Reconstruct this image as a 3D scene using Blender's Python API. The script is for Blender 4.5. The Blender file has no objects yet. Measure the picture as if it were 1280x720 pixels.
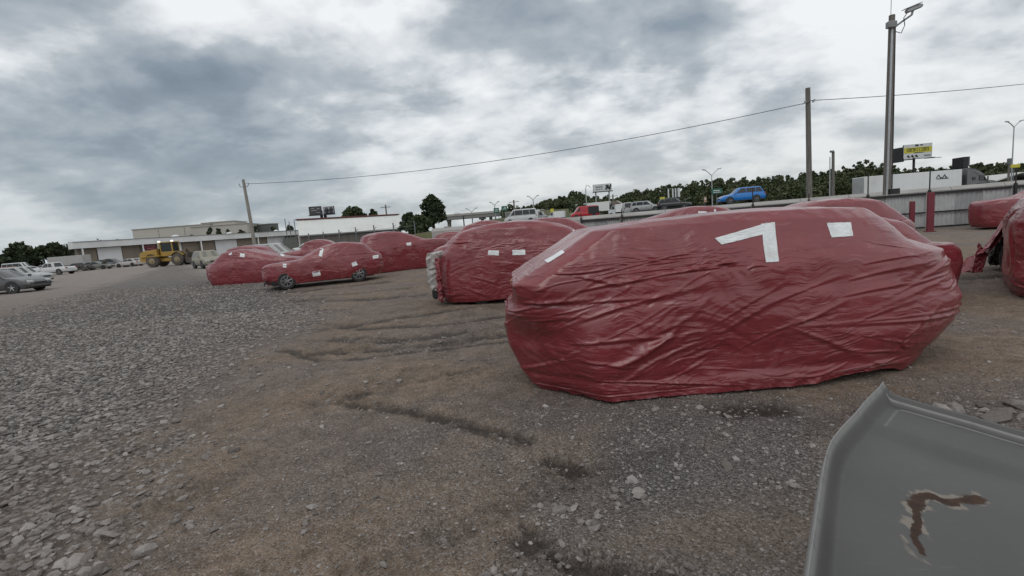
import bpy, math, random
import numpy as np
from mathutils import Vector, Matrix
from mathutils.bvhtree import BVHTree
random.seed(7)
RNG = np.random.default_rng(11)
R = math.radians
scene = bpy.context.scene
COL = scene.collection

# ------------------------------------------------------------------ camera
F_PX, CAM_H = 600.0, 1.75
ROLL = math.atan(0.08)
PITCH = math.atan(77 * math.cos(ROLL) / F_PX)
c_f = np.array([0, math.cos(PITCH), -math.sin(PITCH)])
c_r0 = np.array([1.0, 0, 0]); c_u0 = np.array([0, math.sin(PITCH), math.cos(PITCH)])
c_r = c_r0 * math.cos(ROLL) - c_u0 * math.sin(ROLL)
c_u = c_u0 * math.cos(ROLL) + c_r0 * math.sin(ROLL)
C0 = np.array([0, 0, CAM_H])
cd = bpy.data.cameras.new('camera'); cam = bpy.data.objects.new('camera', cd); COL.objects.link(cam)
M3 = Matrix((c_r, c_u, -c_f)).transposed()
cam.matrix_world = Matrix.Translation(C0) @ M3.to_4x4()
cd.sensor_width = 36.0; cd.lens = 36.0 * F_PX / 1280.0
cd.clip_start = 0.05; cd.clip_end = 9000
scene.camera = cam
def ray(px, py): return c_f + (px - 640) / F_PX * c_r - (py - 360) / F_PX * c_u
def G(px, py, z=0.0):                      # a photo pixel -> the point of the level z
    d = ray(px, py); return C0 + d * ((z - CAM_H) / d[2])
def D(px, py, Y):                          # a photo pixel -> the point at distance Y
    d = ray(px, py); return C0 + d * (Y / d[1])

# ------------------------------------------------------------------ world, sun, exposure
SUN_EL, SUN_AZ = R(52), R(200)              # azimuth clockwise from +Y (view direction)
scene.view_settings.view_transform = 'Standard'; scene.view_settings.look = 'None'
scene.view_settings.exposure = 0.0; scene.view_settings.gamma = 1.0
w = bpy.data.worlds.new('World'); scene.world = w; w.use_nodes = True
class NT:
    def __init__(s, tree): s.t = tree; s.n = tree.nodes; s.l = tree.links
    def new(s, typ, **kw):
        nd = s.n.new(typ)
        for k, v in kw.items():
            if k.startswith('i_'):
                key = k[2:]; key = int(key) if key.isdigit() else key.replace('_', ' ')
                s.put(nd.inputs[key], v)
            else: setattr(nd, k, v)
        return nd
    def put(s, inp, v):
        if isinstance(v, bpy.types.NodeSocket): s.l.new(v, inp)
        else: inp.default_value = v
    def m(s, op, a, b=0.0, c=0.0, clamp=False):
        nd = s.n.new('ShaderNodeMath'); nd.operation = op; nd.use_clamp = clamp
        for i, v in enumerate((a, b, c)): s.put(nd.inputs[i], v)
        return nd.outputs[0]
    def ramp(s, fac, pts, interp='LINEAR'):
        nd = s.n.new('ShaderNodeValToRGB'); s.put(nd.inputs[0], fac); cr = nd.color_ramp; cr.interpolation = interp
        while len(cr.elements) < len(pts): cr.elements.new(0.5)
        for e, (p, c) in zip(cr.elements, pts):
            e.position = p; e.color = (*c, 1) if len(c) == 3 else c
        return nd.outputs[0]
    def mix(s, fac, a, b, blend='MIX'):
        nd = s.n.new('ShaderNodeMix'); nd.data_type = 'RGBA'; nd.blend_type = blend
        s.put(nd.inputs[0], fac)
        for i, v in ((6, a), (7, b)): s.put(nd.inputs[i], (*v, 1) if isinstance(v, tuple) and len(v) == 3 else v)
        return nd.outputs[2]
    def noise(s, vec, scale, detail=3.0, rough=0.5, dist=0.0, lac=2.0):
        nd = s.n.new('ShaderNodeTexNoise')
        if vec is not None: s.put(nd.inputs['Vector'], vec)
        nd.inputs['Scale'].default_value = scale; nd.inputs['Detail'].default_value = detail
        nd.inputs['Roughness'].default_value = rough; nd.inputs['Distortion'].default_value = dist; nd.inputs['Lacunarity'].default_value = lac
        return nd.outputs[0]
    def mapping(s, vec, loc=(0, 0, 0), rot=(0, 0, 0), sc=(1, 1, 1)):
        nd = s.n.new('ShaderNodeMapping'); s.put(nd.inputs[0], vec)
        nd.inputs[1].default_value = loc; nd.inputs[2].default_value = rot; nd.inputs[3].default_value = sc
        return nd.outputs[0]
def smooth(n, x, a, b):
    nd = n.new('ShaderNodeMapRange', interpolation_type='SMOOTHSTEP')
    n.put(nd.inputs[0], x); nd.inputs[1].default_value = a; nd.inputs[2].default_value = b
    return nd.outputs[0]
n = NT(w.node_tree); n.n.clear()
sky = n.new('ShaderNodeTexSky', sky_type='NISHITA', sun_disc=False, sun_elevation=SUN_EL, sun_rotation=SUN_AZ)
tc = n.new('ShaderNodeTexCoord').outputs['Generated']
sp = n.new('ShaderNodeSeparateXYZ', i_0=tc)
zc = n.m('MAXIMUM', sp.outputs[2], 0.0)
den = n.m('ADD', zc, 0.30)
pu = n.m('DIVIDE', sp.outputs[0], den); pv = n.m('DIVIDE', sp.outputs[1], den)
pp = n.new('ShaderNodeCombineXYZ', i_0=pu, i_1=pv, i_2=0.0).outputs[0]     # the cloud layer seen from below
big = n.noise(n.mapping(pp, (3.1, 1.7, 0.3), (0, 0, R(20)), (1, 0.85, 1)), 1.1, 5, 0.52, 0.15)
fine = n.noise(n.mapping(pp, (8.2, 0.4, 2.3), (0, 0, R(-12)), (0.9, 1.0, 1)), 3.0, 6, 0.55, 0.15)
dens = n.m('ADD', n.m('MULTIPLY', big, 0.66), n.m('MULTIPLY', fine, 0.44)); mid = n.noise(n.mapping(pp, (1.3, 4.4, 1.1), (0, 0, R(30)), (0.9, 1.05, 1)), 6.5, 6, 0.55, 0.2); dens = n.m('ADD', dens, n.m('MULTIPLY', n.m('SUBTRACT', mid, 0.5), 0.19)); dens = n.m('ADD', n.m('MULTIPLY', n.m('SUBTRACT', dens, 0.545), 1.45), 0.468)
# the big dark cloud masses of this sky, each at its own place of the layer
def blob(px, py, ru, rv, rot, amp):
    d = ray(px, py); d = d / np.linalg.norm(d); u_, v_ = d[0] / (d[2] + 0.30), d[1] / (d[2] + 0.30); ru *= .62; rv *= .62
    ca, sa = math.cos(rot), math.sin(rot)
    wob = n.m('MULTIPLY', n.m('SUBTRACT', fine, 0.5), 2.2)
    du = n.m('SUBTRACT', pu, u_); dv = n.m('SUBTRACT', pv, v_)
    a = n.m('ADD', n.m('DIVIDE', n.m('ADD', n.m('MULTIPLY', du, ca), n.m('MULTIPLY', dv, sa)), ru), wob)
    b = n.m('ADD', n.m('DIVIDE', n.m('SUBTRACT', n.m('MULTIPLY', dv, ca), n.m('MULTIPLY', du, sa)), rv), wob)
    r2 = n.m('ADD', n.m('MULTIPLY', a, a), n.m('MULTIPLY', b, b))
    return n.m('MULTIPLY', n.m('POWER', 2.718, n.m('MULTIPLY', r2, -1.0)), amp)
blobs = [blob(190, 110, 1.0, 0.30, R(0), 0.13), blob(400, 150, 0.35, 0.22, R(-20), 0.08), blob(540, 136, 0.22, 0.12, R(0), 0.15),
         blob(600, 15, 0.40, 0.18, R(20), 0.10), blob(860, 25, 0.18, 0.12, R(0), 0.09), blob(700, 110, 0.30, 0.35, R(0), -0.04), blob(660, 60, 0.16, 0.07, R(30), 0.08), blob(760, 75, 0.2, 0.08, R(60), 0.09), blob(870, 100, 0.2, 0.07, R(70), 0.08), blob(690, 180, 0.4, 0.12, R(0), 0.07), blob(520, 195, 0.5, 0.2, R(0), 0.06), blob(760, 195, 0.4, 0.12, R(0), 0.06), blob(1010, 60, 0.25, 0.15, R(20), 0.05),
         blob(300, 30, 0.5, 0.2, R(0), -0.08), blob(110, 165, 0.7, 0.12, R(0), -0.06), blob(480, 75, 0.3, 0.15, R(0), -0.05), blob(950, 90, 0.3, 0.2, R(0), -0.05), blob(1120, 150, 0.8, 0.25, R(0), 0.07), blob(190, 215, 0.6, 0.35, R(0), 0.08)]
dens = n.m('ADD', dens, 0.0)
for b_ in blobs: dens = n.m('ADD', dens, b_)
cl = n.ramp(dens, [(0.36, (0.93, 0.95, 0.96)), (0.45, (0.74, 0.775, 0.80)), (0.54, (0.47, 0.515, 0.555)), (0.68, (0.275, 0.33, 0.385)), (0.85, (0.175, 0.215, 0.265))])
# air between here and the far clouds: paler and greyer towards the horizon
hz = smooth(n, zc, 0.30, 0.0)
hzc = n.mix(smooth(n, sp.outputs[0], -0.75, 0.35), (0.37, 0.43, 0.46), (0.64, 0.655, 0.655))
cl = n.mix(n.m('MULTIPLY', hz, 0.52), cl, hzc)
colr = n.mix(0.93, sky.outputs[0], n.mix(1.0, cl, (10.0, 10.0, 10.0), 'MULTIPLY'))
bg = n.new('ShaderNodeBackground', i_Color=colr, i_Strength=0.1)
n.l.new(bg.outputs[0], n.new('ShaderNodeOutputWorld').inputs[0])
sl = bpy.data.lights.new('sun', 'SUN'); sl.energy = 0.75; sl.angle = R(40); sl.color = (1.0, 0.97, 0.92)
so = bpy.data.objects.new('sun', sl); COL.objects.link(so)
sd = Vector((math.sin(SUN_AZ) * math.cos(SUN_EL), math.cos(SUN_AZ) * math.cos(SUN_EL), math.sin(SUN_EL)))
so.rotation_euler = sd.to_track_quat('Z', 'Y').to_euler(); so.location = (0, 0, 60)

# ------------------------------------------------------------------ helpers: noise, meshes, objects
_perm = np.random.default_rng(5).permutation(4096)
def gn(x, y, seed=0):                       # 2-D gradient noise, about -0.7..0.7
    x = np.asarray(x, float); y = np.asarray(y, float)
    xi = np.floor(x).astype(int); yi = np.floor(y).astype(int); xf = x - xi; yf = y - yi
    u = xf * xf * xf * (xf * (xf * 6 - 15) + 10); v = yf * yf * yf * (yf * (yf * 6 - 15) + 10)
    def g(ix, iy, dx, dy):
        h = _perm[(_perm[(ix + seed * 131) & 4095] + iy) & 4095] * (2 * math.pi / 4096)
        return np.cos(h) * dx + np.sin(h) * dy
    a = g(xi, yi, xf, yf); b = g(xi + 1, yi, xf - 1, yf); c = g(xi, yi + 1, xf, yf - 1); d = g(xi + 1, yi + 1, xf - 1, yf - 1)
    return (a + (b - a) * u) * (1 - v) + (c + (d - c) * u) * v
def sst(x, a, b):
    t = np.clip((x - a) / (b - a), 0, 1); return t * t * (3 - 2 * t)
def mesh_np(name, V, Fc, mat=None, parent=None, shade=True, attrs=None):
    """V (n,3); Fc (m,k) one face size. One mesh object."""
    V = np.asarray(V, np.float32); Fc = np.asarray(Fc, np.int32)
    me = bpy.data.meshes.new(name); me.vertices.add(len(V)); me.vertices.foreach_set('co', V.ravel())
    k = Fc.shape[1]; me.loops.add(Fc.size); me.loops.foreach_set('vertex_index', Fc.ravel())
    me.polygons.add(len(Fc)); me.polygons.foreach_set('loop_start', np.arange(0, Fc.size, k, dtype=np.int32))
    me.polygons.foreach_set('use_smooth', np.full(len(Fc), shade))
    me.update(calc_edges=True)
    for an, av in (attrs or {}).items():
        at = me.attributes.new(an, 'FLOAT', 'POINT'); at.data.foreach_set('value', np.asarray(av, np.float32))
    if mat: me.materials.append(mat)
    return link(name, me, parent)
def link(name, me, parent=None):
    o = bpy.data.objects.new(name, me); COL.objects.link(o)
    if parent: o.parent = parent
    return o
def tag(o, label=None, cat=None, group=None, kind=None):
    for k, v in (('label', label), ('category', cat), ('group', group), ('kind', kind)):
        if v: o[k] = v
    return o
def thing(name, label, cat, loc=(0, 0, 0), rz=0.0, group=None):
    o = bpy.data.objects.new(name, None); COL.objects.link(o); o.empty_display_size = 0.2
    o.location = loc; o.rotation_euler = (0, 0, rz); o.matrix_world = Matrix.Translation(Vector(loc)) @ Matrix.Rotation(rz, 4, 'Z')
    return tag(o, label, cat, group)
def copy_tree(o, parent=None):
    c = o.copy(); COL.objects.link(c)
    if parent: c.parent = parent
    for ch in o.children: copy_tree(ch, c)
    return c
class MB:
    def __init__(s): s.v = []; s.f = []
    def add(s, vs, fs):
        b = len(s.v); s.v += [tuple(map(float, p)) for p in vs]; s.f += [tuple(i + b for i in q) for q in fs]; return s
    def box(s, c, d, rz=0.0, ry=0.0, bev=0.0):
        x, y, z = d[0] / 2, d[1] / 2, d[2] / 2
        mt = Matrix.Translation(Vector(c)) @ Matrix.Rotation(rz, 4, 'Z') @ Matrix.Rotation(ry, 4, 'Y')
        if bev <= 0:
            vs = [mt @ Vector((sx * x, sy * y, sz * z)) for sx in (-1, 1) for sy in (-1, 1) for sz in (-1, 1)]
            return s.add(vs, [(0, 1, 3, 2), (4, 6, 7, 5), (0, 4, 5, 1), (2, 3, 7, 6), (0, 2, 6, 4), (1, 5, 7, 3)])
        b = min(bev, x * .9, y * .9, z * .9)
        rings = []
        for (zz, ins) in ((-z, b), (-z + b, 0), (z - b, 0), (z, b)):
            X, Y = x - ins, y - ins; k = b
            rings.append([mt @ Vector(p) for p in ((X - k * .7, -Y, zz), (X, -Y + k * .7, zz), (X, Y - k * .7, zz), (X - k * .7, Y, zz), (-X + k * .7, Y, zz), (-X, Y - k * .7, zz), (-X, -Y + k * .7, zz), (-X + k * .7, -Y, zz))])
        return s.loft(rings, True, True)
    def loft(s, rings, cap0=False, cap1=False, closed=True):
        b = len(s.v); k = len(rings[0]); fs = []
        for r_ in rings: s.v += [tuple(map(float, p)) for p in r_]
        for i in range(len(rings) - 1):
            for j in range(k if closed else k - 1):
                j2 = (j + 1) % k; fs.append((b + i * k + j, b + i * k + j2, b + (i + 1) * k + j2, b + (i + 1) * k + j))
        if cap0: fs.append(tuple(b + j for j in reversed(range(k))))
        if cap1: fs.append(tuple(b + (len(rings) - 1) * k + j for j in range(k)))
        s.f += fs; return s
    def tube(s, pts, r, k=8, caps=True):
        pts = [Vector(p) for p in pts]; rr = r if isinstance(r, (list, tuple)) else [r] * len(pts); rings = []
        for i, p in enumerate(pts):
            t = (pts[min(i + 1, len(pts) - 1)] - pts[max(i - 1, 0)]).normalized()
            a = t.orthogonal().normalized() if abs(t.z) > .95 else t.cross(Vector((0, 0, 1))).normalized()
            if abs(t.z) > .95: a = (Vector((1, 0, 0)) - t * t.x).normalized()
            bb = t.cross(a)
            rings.append([p + (a * math.cos(q) + bb * math.sin(q)) * rr[i] for q in [2 * math.pi * j / k for j in range(k)]])
        return s.loft(rings, caps, caps)
    def lathe(s, prof, c, axis='Y', k=20, close=False):
        rings = []
        for (rad, h) in prof:
            ring = []
            for j in range(k):
                q = 2 * math.pi * j / k; a, b = rad * math.cos(q), rad * math.sin(q)
                ring.append((c[0] + a, c[1] + h, c[2] + b) if axis == 'Y' else (c[0] + a, c[1] + b, c[2] + h))
            rings.append(ring)
        return s.loft(rings, True, True)
    def prism(s, poly, y0, y1):             # poly of (x, z)
        k = len(poly); vs = [(x, y0, z) for x, z in poly] + [(x, y1, z) for x, z in poly]
        return s.add(vs, [tuple(range(k)), tuple(reversed(range(k, 2 * k)))] + [(i, i + k, (i + 1) % k + k, (i + 1) % k) for i in range(k)])
    def quad(s, *p): return s.add(p, [tuple(range(len(p)))])
    def build(s, name, mat, parent=None, shade=False):
        me = bpy.data.meshes.new(name); me.from_pydata(s.v, [], s.f)
        if shade:
            me.polygons.foreach_set('use_smooth', [True] * len(me.polygons))
            try: me.set_sharp_from_angle(angle=R(38))
            except Exception: pass
        me.materials.append(mat); me.update(); return link(name, me, parent)

# ------------------------------------------------------------------ materials
MATS = {}
def mat(name, col, rough=0.6, metal=0.0, var=0.18, sc=3.0, bump=0.0, bsc=30.0, dirt=None, dirt_amt=0.35, spec=0.5, emit=None, stretch=(1, 1, 1), coat=0.0, trans=0.0):
    if name in MATS: return MATS[name]
    m_ = bpy.data.materials.new(name); m_.use_nodes = True; q = NT(m_.node_tree); q.n.clear()
    co = q.new('ShaderNodeTexCoord').outputs['Object']
    cm = q.mapping(co, sc=stretch)
    nz = q.noise(cm, sc, 5, 0.6)
    c1 = tuple(max(0, c * (1 - var)) for c in col); c2 = tuple(min(1, c * (1 + var)) for c in col)
    base = q.ramp(nz, [(0.3, c1), (0.7, c2)])
    if dirt:
        dn = smooth(q, q.noise(cm, sc * 0.6, 7, 0.65), 0.45, 0.75)
        base = q.mix(q.m('MULTIPLY', dn, dirt_amt), base, dirt)
    p = q.new('ShaderNodeBsdfPrincipled', i_Base_Color=base, i_Metallic=metal)
    q.put(p.inputs['Roughness'], q.m('ADD', q.m('MULTIPLY', q.m('SUBTRACT', nz, 0.5), 0.3), rough, clamp=True))
    p.inputs['Specular IOR Level'].default_value = spec
    if coat: p.inputs['Coat Weight'].default_value = coat; p.inputs['Coat Roughness'].default_value = 0.08
    if emit: p.inputs['Emission Color'].default_value = (*emit[0], 1); p.inputs['Emission Strength'].default_value = emit[1]
    if bump:
        bp = q.new('ShaderNodeBump', i_Strength=bump, i_Distance=0.02, i_Height=q.noise(cm, bsc, 4, 0.6)); q.l.new(bp.outputs[0], p.inputs['Normal'])
    q.l.new(p.outputs[0], q.new('ShaderNodeOutputMaterial').inputs[0])
    MATS[name] = m_; return m_

# ------------------------------------------------------------------ the ground: one sheet to the horizon, gravel and mud laid out in metres
def seg_d(x, y, pts):                        # distance to a polyline
    best = np.full(np.shape(x), 1e9)
    for (x0, y0), (x1, y1) in zip(pts[:-1], pts[1:]):
        dx, dy = x1 - x0, y1 - y0; t = np.clip(((x - x0) * dx + (y - y0) * dy) / (dx * dx + dy * dy), 0, 1)
        best = np.minimum(best, np.hypot(x - x0 - t * dx, y - y0 - t * dy))
    return best
GR = [(-2.0, -4.0), (-2.9, 1.2), (-3.5, 2.8), (-4.2, 4.4), (-4.75, 6.4), (-5.0, 8.9), (-5.6, 12.5), (-11.5, 22.5), (-22, 34.5), (-46, 69)]
LN = [(-9.0, 3.0), (-14.0, 11.9), (-22, 24.5), (-34, 45.0), (-50, 69)]
def left_of(x, y, pts):
    ys = np.array([p[1] for p in pts]); xs = np.array([p[0] for p in pts])
    return np.interp(y, ys, xs) - x           # > 0 to the left of the line
RUTS = [([(-4.6, 10.6), (-3.0, 9.3), (-1.4, 9.1), (.4, 9.5)], .16, .04), ([(-3.9, 7.9), (-2.9, 7.0), (-2.2, 6.9)], .12, .03), ([(-3.6, 8.6), (-2.2, 8.0), (-1.0, 8.05), (0.3, 8.5), (1.5, 8.9)], .17, .05), ([(-3.3, 7.6), (-2.0, 7.35), (-0.9, 7.5), (0.2, 7.75)], .20, .05), ([(-1.9, 6.95), (-0.7, 7.15), (0.2, 7.25)], .10, .03),
        ([(-2.25, 5.15), (-1.85, 5.32)], .20, .06), ([(-1.9, 5.0), (-1.3, 4.72), (-0.85, 4.45), (-0.45, 4.15), (0.0, 3.75)], .12, .05), ([(-1.1, 5.55), (-0.5, 5.85)], .09, .04),
        ([(-3.9, 9.6), (-2.4, 10.2), (-1.0, 10.6)], .22, .04), ([(0.2, 3.38), (0.36, 3.3)], .11, .06), ([(2.0, 3.6), (2.35, 3.5)], .07, .03), ([(1.8, 4.05), (2.2, 4.0)], .15, .02),
        ([(0.0, 2.48), (0.25, 2.26), (0.55, 2.1)], .10, .05), ([(-12, 21.5), (-8.5, 17.8), (-5.0, 18.6)], .4, .05), ([(-7.5, 15.2), (-4.0, 13.6), (-1.5, 13.4)], .25, .05),
        ([(-8.5, 16.8), (-6.0, 15.6), (-3.2, 15.8)], .22, .05), ([(4.6, 8.6), (6.5, 8.2), (8.5, 8.9)], .3, .04), ([(8.2, 9.4), (10.5, 9.2), (12.5, 9.6)], .25, .05)]
TRACKS = [([(-5.5, 1.5), (-3.4, 4.2), (-2.6, 7.0), (-3.0, 12.0)], .20), ([(-3.9, 1.5), (-1.9, 4.0), (-1.0, 7.2), (-.9, 12.0)], .20), ([(-2.5, 1.2), (.2, 3.1), (3.5, 4.0)], .16), ([(-9, 14.5), (-4, 11.8), (.5, 10.2)], .25)]
def ground_fields(x, y):
    wob = gn(x * .55, y * .55, 3) * 1.1 + gn(x * 1.9, y * 1.9, 4) * .45 + gn(x * 6, y * 6, 5) * .18
    gl = left_of(x, y, GR) + wob * (0.6 + y * .02); ll = left_of(x, y, LN) + wob * (1.0 + y * .03)
    grav = sst(gl + gn(x * 3.2, y * 3.2, 6) * .7, -1.5, 1.5) * (1 - sst(ll, -.4, 1.4) * .85)
    # loose coarser patches in the dirt
    patch = sst(gn(x * .8 + 7, y * .8, 8) + gn(x * 2.6, y * 2.6, 9) * .5, .12, .42)
    tan = sst(gn(x * .42 + 2, y * .5 + 5, 12) + gn(x * 1.7, y * 1.7, 13) * .4, -.28, .24)
    for cx, cy, rx, ry in ((-3.1, 9.3, 1.2, 1.3), (-2.9, 5.0, .9, .8), (-2.6, 3.3, .8, .6), (1.0, 2.45, 1.1, .32), (-1.2, 11.5, 2.5, 1.2), (-.9, 4.5, .45, .2), (-0.5, 6.6, .8, .25), (-1.3, 6.0, .7, .2)):
        tan = np.maximum(tan, np.exp(-(((x - cx) / rx) ** 2 + ((y - cy) / ry) ** 2) * 1.2 + wob * .5) * .95)
    tan = np.clip(tan, 0, 1) * (1 - grav)
    fine = np.exp(-(((x - .55) / 1.5) ** 2 + ((y - 3.1) / 1.2) ** 2)) + np.exp(-(((x - 2.8) / 2.5) ** 2 + ((y - 3.6) / .6) ** 2))
    mud = np.zeros_like(x); z = np.zeros_like(x)
    for pts, wd, dp in RUTS:
        d = np.abs(seg_d(x, y, pts) + wob * wd * .9 + gn(x * 11, y * 11, 7) * wd * .5 + gn(x * 31, y * 31, 19) * wd * .45); br = sst(gn(x * 2.1 + 5, y * 2.1, 10) + gn(x * 7, y * 7, 11) * .6 + gn(x * 19, y * 19, 18) * .3, -.40, .02)
        mud = np.maximum(mud, (1 - sst(d, wd * .2, wd * 1.35)) * (.25 + .75 * br)); z -= dp * 1.0 * np.exp(-(d / wd) ** 2) * (.3 + .7 * br); z += dp * .5 * np.exp(-((d - wd * 1.7) / (wd * .8)) ** 2) * (gn(x * 5, y * 5, 14) + .5)
    for pts, wd in TRACKS:
        d = seg_d(x, y, pts) + gn(x * 1.5, y * 1.5, 15) * .05; inn = 1 - sst(d, wd * .75, wd); br = sst(gn(x * .9, y * .9 + 4, 16) + gn(x * 3, y * 3, 17) * .4, -.25, .2)
        ax, ay = pts[-1][0] - pts[0][0], pts[-1][1] - pts[0][1]; L_ = math.hypot(ax, ay); al = (x * ax + y * ay) / L_
        cl = np.sin(al * 2 * math.pi / .12 + np.where((x * -ay + y * ax) % .5 > .25, 1.5, 0)); z += inn * br * (.007 * cl - .012); mud = np.maximum(mud, inn * br * (.18 + .22 * (cl < -.2)))
    r = np.hypot(x, y); near = 1 - sst(r, 40, 90)
    z += near * (gn(x * .25, y * .25, 20) * .06 + gn(x * .9, y * .9, 21) * .035 + gn(x * 3.1, y * 3.1, 22) * .014 + gn(x * 9, y * 9, 23) * .006 * (1 - sst(r, 12, 25)))
    z += near * (grav * .03)
    return grav, tan, np.clip(fine * (1 - tan * .7) * (1 - grav), 0, 1) , mud * (1 - grav * .7), z
th = np.concatenate([np.linspace(R(-58), R(58), 620), np.linspace(R(58), R(302), 60)[1:-1]])
rad = np.concatenate([[0.0, .7], np.geomspace(1.3, 70, 560), np.geomspace(75, 6000, 30)])
TT, RR = np.meshgrid(th, rad); gx = (RR * np.sin(TT)).ravel(); gy = (RR * np.cos(TT)).ravel()
gA, gT, gF, gM, gZ = ground_fields(gx, gy)
nt, nr = len(th), len(rad); ii = np.arange((nr - 1) * nt); a_ = ii; b_ = (ii // nt) * nt + (ii % nt + 1) % nt
def ground_mat():
    m_ = bpy.data.materials.new('yard_ground'); m_.use_nodes = True; q = NT(m_.node_tree); q.n.clear()
    P = q.new('ShaderNodeNewGeometry').outputs['Position']
    at = lambda k: q.new('ShaderNodeAttribute', attribute_name=k).outputs['Fac']
    grav, tan, fine, mud = at('gravel'), at('tan'), at('fine'), at('mud')
    n1 = q.noise(P, 1.3, 8, 0.65); n2 = q.noise(P, 9.0, 8, 0.7); n3 = q.noise(P, 60.0, 4, 0.7)
    vor = q.new('ShaderNodeTexVoronoi', i_Vector=q.mapping(P, sc=(1, 1, .3)), i_Scale=19.0, i_Randomness=1.0)
    vor2 = q.new('ShaderNodeTexVoronoi', i_Vector=q.mapping(P, sc=(1, 1, .3)), i_Scale=78.0, i_Randomness=1.0)
    vorL = q.new('ShaderNodeTexVoronoi', i_Vector=q.mapping(P, sc=(1, 1, .3)), i_Scale=4.0, i_Randomness=1.0)
    cellv = q.new('ShaderNodeSeparateXYZ', i_0=vor.outputs['Color']).outputs[0]; cellv2 = q.new('ShaderNodeSeparateXYZ', i_0=vor2.outputs['Color']).outputs[0]
    cellL = q.new('ShaderNodeSeparateXYZ', i_0=vorL.outputs['Color']).outputs[0]
    dirt = q.ramp(q.m('ADD', q.m('MULTIPLY', n1, .55), q.m('MULTIPLY', n2, .45)), [(.32, (.098, .076, .063)), (.5, (.168, .134, .113)), (.68, (.225, .182, .155))])
    tanc = q.ramp(n2, [(.3, (.138, .100, .072)), (.7, (.265, .202, .152))])
    grey = q.ramp(cellv2, [(.0, (.082, .076, .074)), (.5, (.168, .157, .153)), (.85, (.25, .235, .228)), (1, (.38, .36, .35))])
    stones = q.ramp(cellv, [(0, (.185, .17, .163)), (.5, (.32, .296, .287)), (1, (.46, .432, .418))])
    stones = q.mix(q.m('MULTIPLY', cellL, .25), stones, (.18, .165, .15))
    gap = smooth(q, vor.outputs['Distance'], .62, .36)
    stones = q.mix(gap, (.06, .055, .05), stones)
    base = q.mix(tan, dirt, tanc)
    spk = smooth(q, cellv2, .62, .95)
    base = q.mix(q.m('MULTIPLY', spk, .42), base, grey); base = q.mix(q.m('MULTIPLY', smooth(q, cellv2, .34, .04), .5), base, (.05, .042, .037)); base = q.mix(.55, base, q.ramp(q.noise(P, 3.6, 9, .72), [(.36, (.66, .63, .605)), (.5, (1.08, 1.06, 1.04)), (.64, (1.48, 1.42, 1.36))]), 'MULTIPLY')
    base = q.mix(q.m('MULTIPLY', fine, .8), base, grey)
    base = q.mix(grav, base, stones)
    base = q.mix(q.m('MULTIPLY', mud, .86), base, q.ramp(n2, [(.3, (.022, .017, .014)), (.75, (.06, .047, .038))]))
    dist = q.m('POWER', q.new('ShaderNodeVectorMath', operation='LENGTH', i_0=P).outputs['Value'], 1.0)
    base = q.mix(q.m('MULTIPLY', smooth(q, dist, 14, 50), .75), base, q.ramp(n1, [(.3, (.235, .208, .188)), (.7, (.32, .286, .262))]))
    h = q.m('ADD', q.m('MULTIPLY', n3, .25), q.m('MULTIPLY', n2, .5))
    h = q.m('ADD', h, q.m('MULTIPLY', q.m('SUBTRACT', .6, vor2.outputs['Distance']), q.m('ADD', q.m('MULTIPLY', fine, .5), .45)))
    h = q.m('ADD', h, q.m('MULTIPLY', q.m('MULTIPLY', q.m('SUBTRACT', .6, vor.outputs['Distance']), grav), 3.2))
    bp = q.new('ShaderNodeBump', i_Strength=1.0, i_Distance=.032, i_Height=h)
    p = q.new('ShaderNodeBsdfPrincipled', i_Base_Color=base)
    q.put(p.inputs['Roughness'], q.m('SUBTRACT', .93, q.m('MULTIPLY', mud, .22))); p.inputs['Specular IOR Level'].default_value = .3
    q.l.new(bp.outputs[0], p.inputs['Normal']); q.l.new(p.outputs[0], q.new('ShaderNodeOutputMaterial').inputs[0]); return m_
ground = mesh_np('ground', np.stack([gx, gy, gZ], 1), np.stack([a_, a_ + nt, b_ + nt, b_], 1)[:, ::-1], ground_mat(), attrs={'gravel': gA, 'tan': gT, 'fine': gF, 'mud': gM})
tag(ground, kind='structure')
def gz(x, y): return ground_fields(np.array([float(x)]), np.array([float(y)]))[4][0]

# stones: the ones that show largest are single stones, the rest one mass of loose gravel
ico_v = []; ph = (1 + 5 ** .5) / 2
for s1 in (-1, 1):
    for s2 in (-ph, ph): ico_v += [(0, s1, s2), (s1, s2, 0), (s2, 0, s1)]
ico_v = np.array(ico_v, float); ico_v /= np.linalg.norm(ico_v[0])
ico_f = []
for i in range(12):
    for j in range(i + 1, 12):
        for k in range(j + 1, 12):
            if all(abs(np.linalg.norm(ico_v[p_] - ico_v[q_]) - 1.0515) < .02 for p_, q_ in ((i, j), (j, k), (i, k))):
                nrm = np.cross(ico_v[j] - ico_v[i], ico_v[k] - ico_v[i]); ico_f.append((i, j, k) if nrm @ ico_v[i] > 0 else (i, k, j))
ico_f = np.array(ico_f)
SHAPES = []
for i in range(14):
    v_ = ico_v * (1 + RNG.normal(0, .17, (12, 1))) * np.array([RNG.uniform(.85, 1.25), RNG.uniform(.6, .9), RNG.uniform(.38, .62)])
    SHAPES.append(v_)
def scatter(n_, xr, yr, dens_fn, smin, smax, power=2.2):
    x = RNG.uniform(*xr, n_); y = RNG.uniform(*yr, n_); keep = RNG.uniform(0, 1, n_) < dens_fn(x, y)
    # only where the photograph can see the ground, with a margin
    keep &= np.abs(x) < 1.32 * y + .9
    x, y = x[keep], y[keep]; s_ = smin + (smax - smin) * RNG.uniform(0, 1, len(x)) ** power
    return x, y, s_
parts_ = []
def dA(x, y): return ground_fields(x, y)[0]
parts_.append(scatter(90000, (-16, -2.0), (1.6, 13), lambda x, y: dA(x, y) * np.clip(1.15 - np.hypot(x, y) / 20, .15, 1), .012, .045, 1.5))
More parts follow.
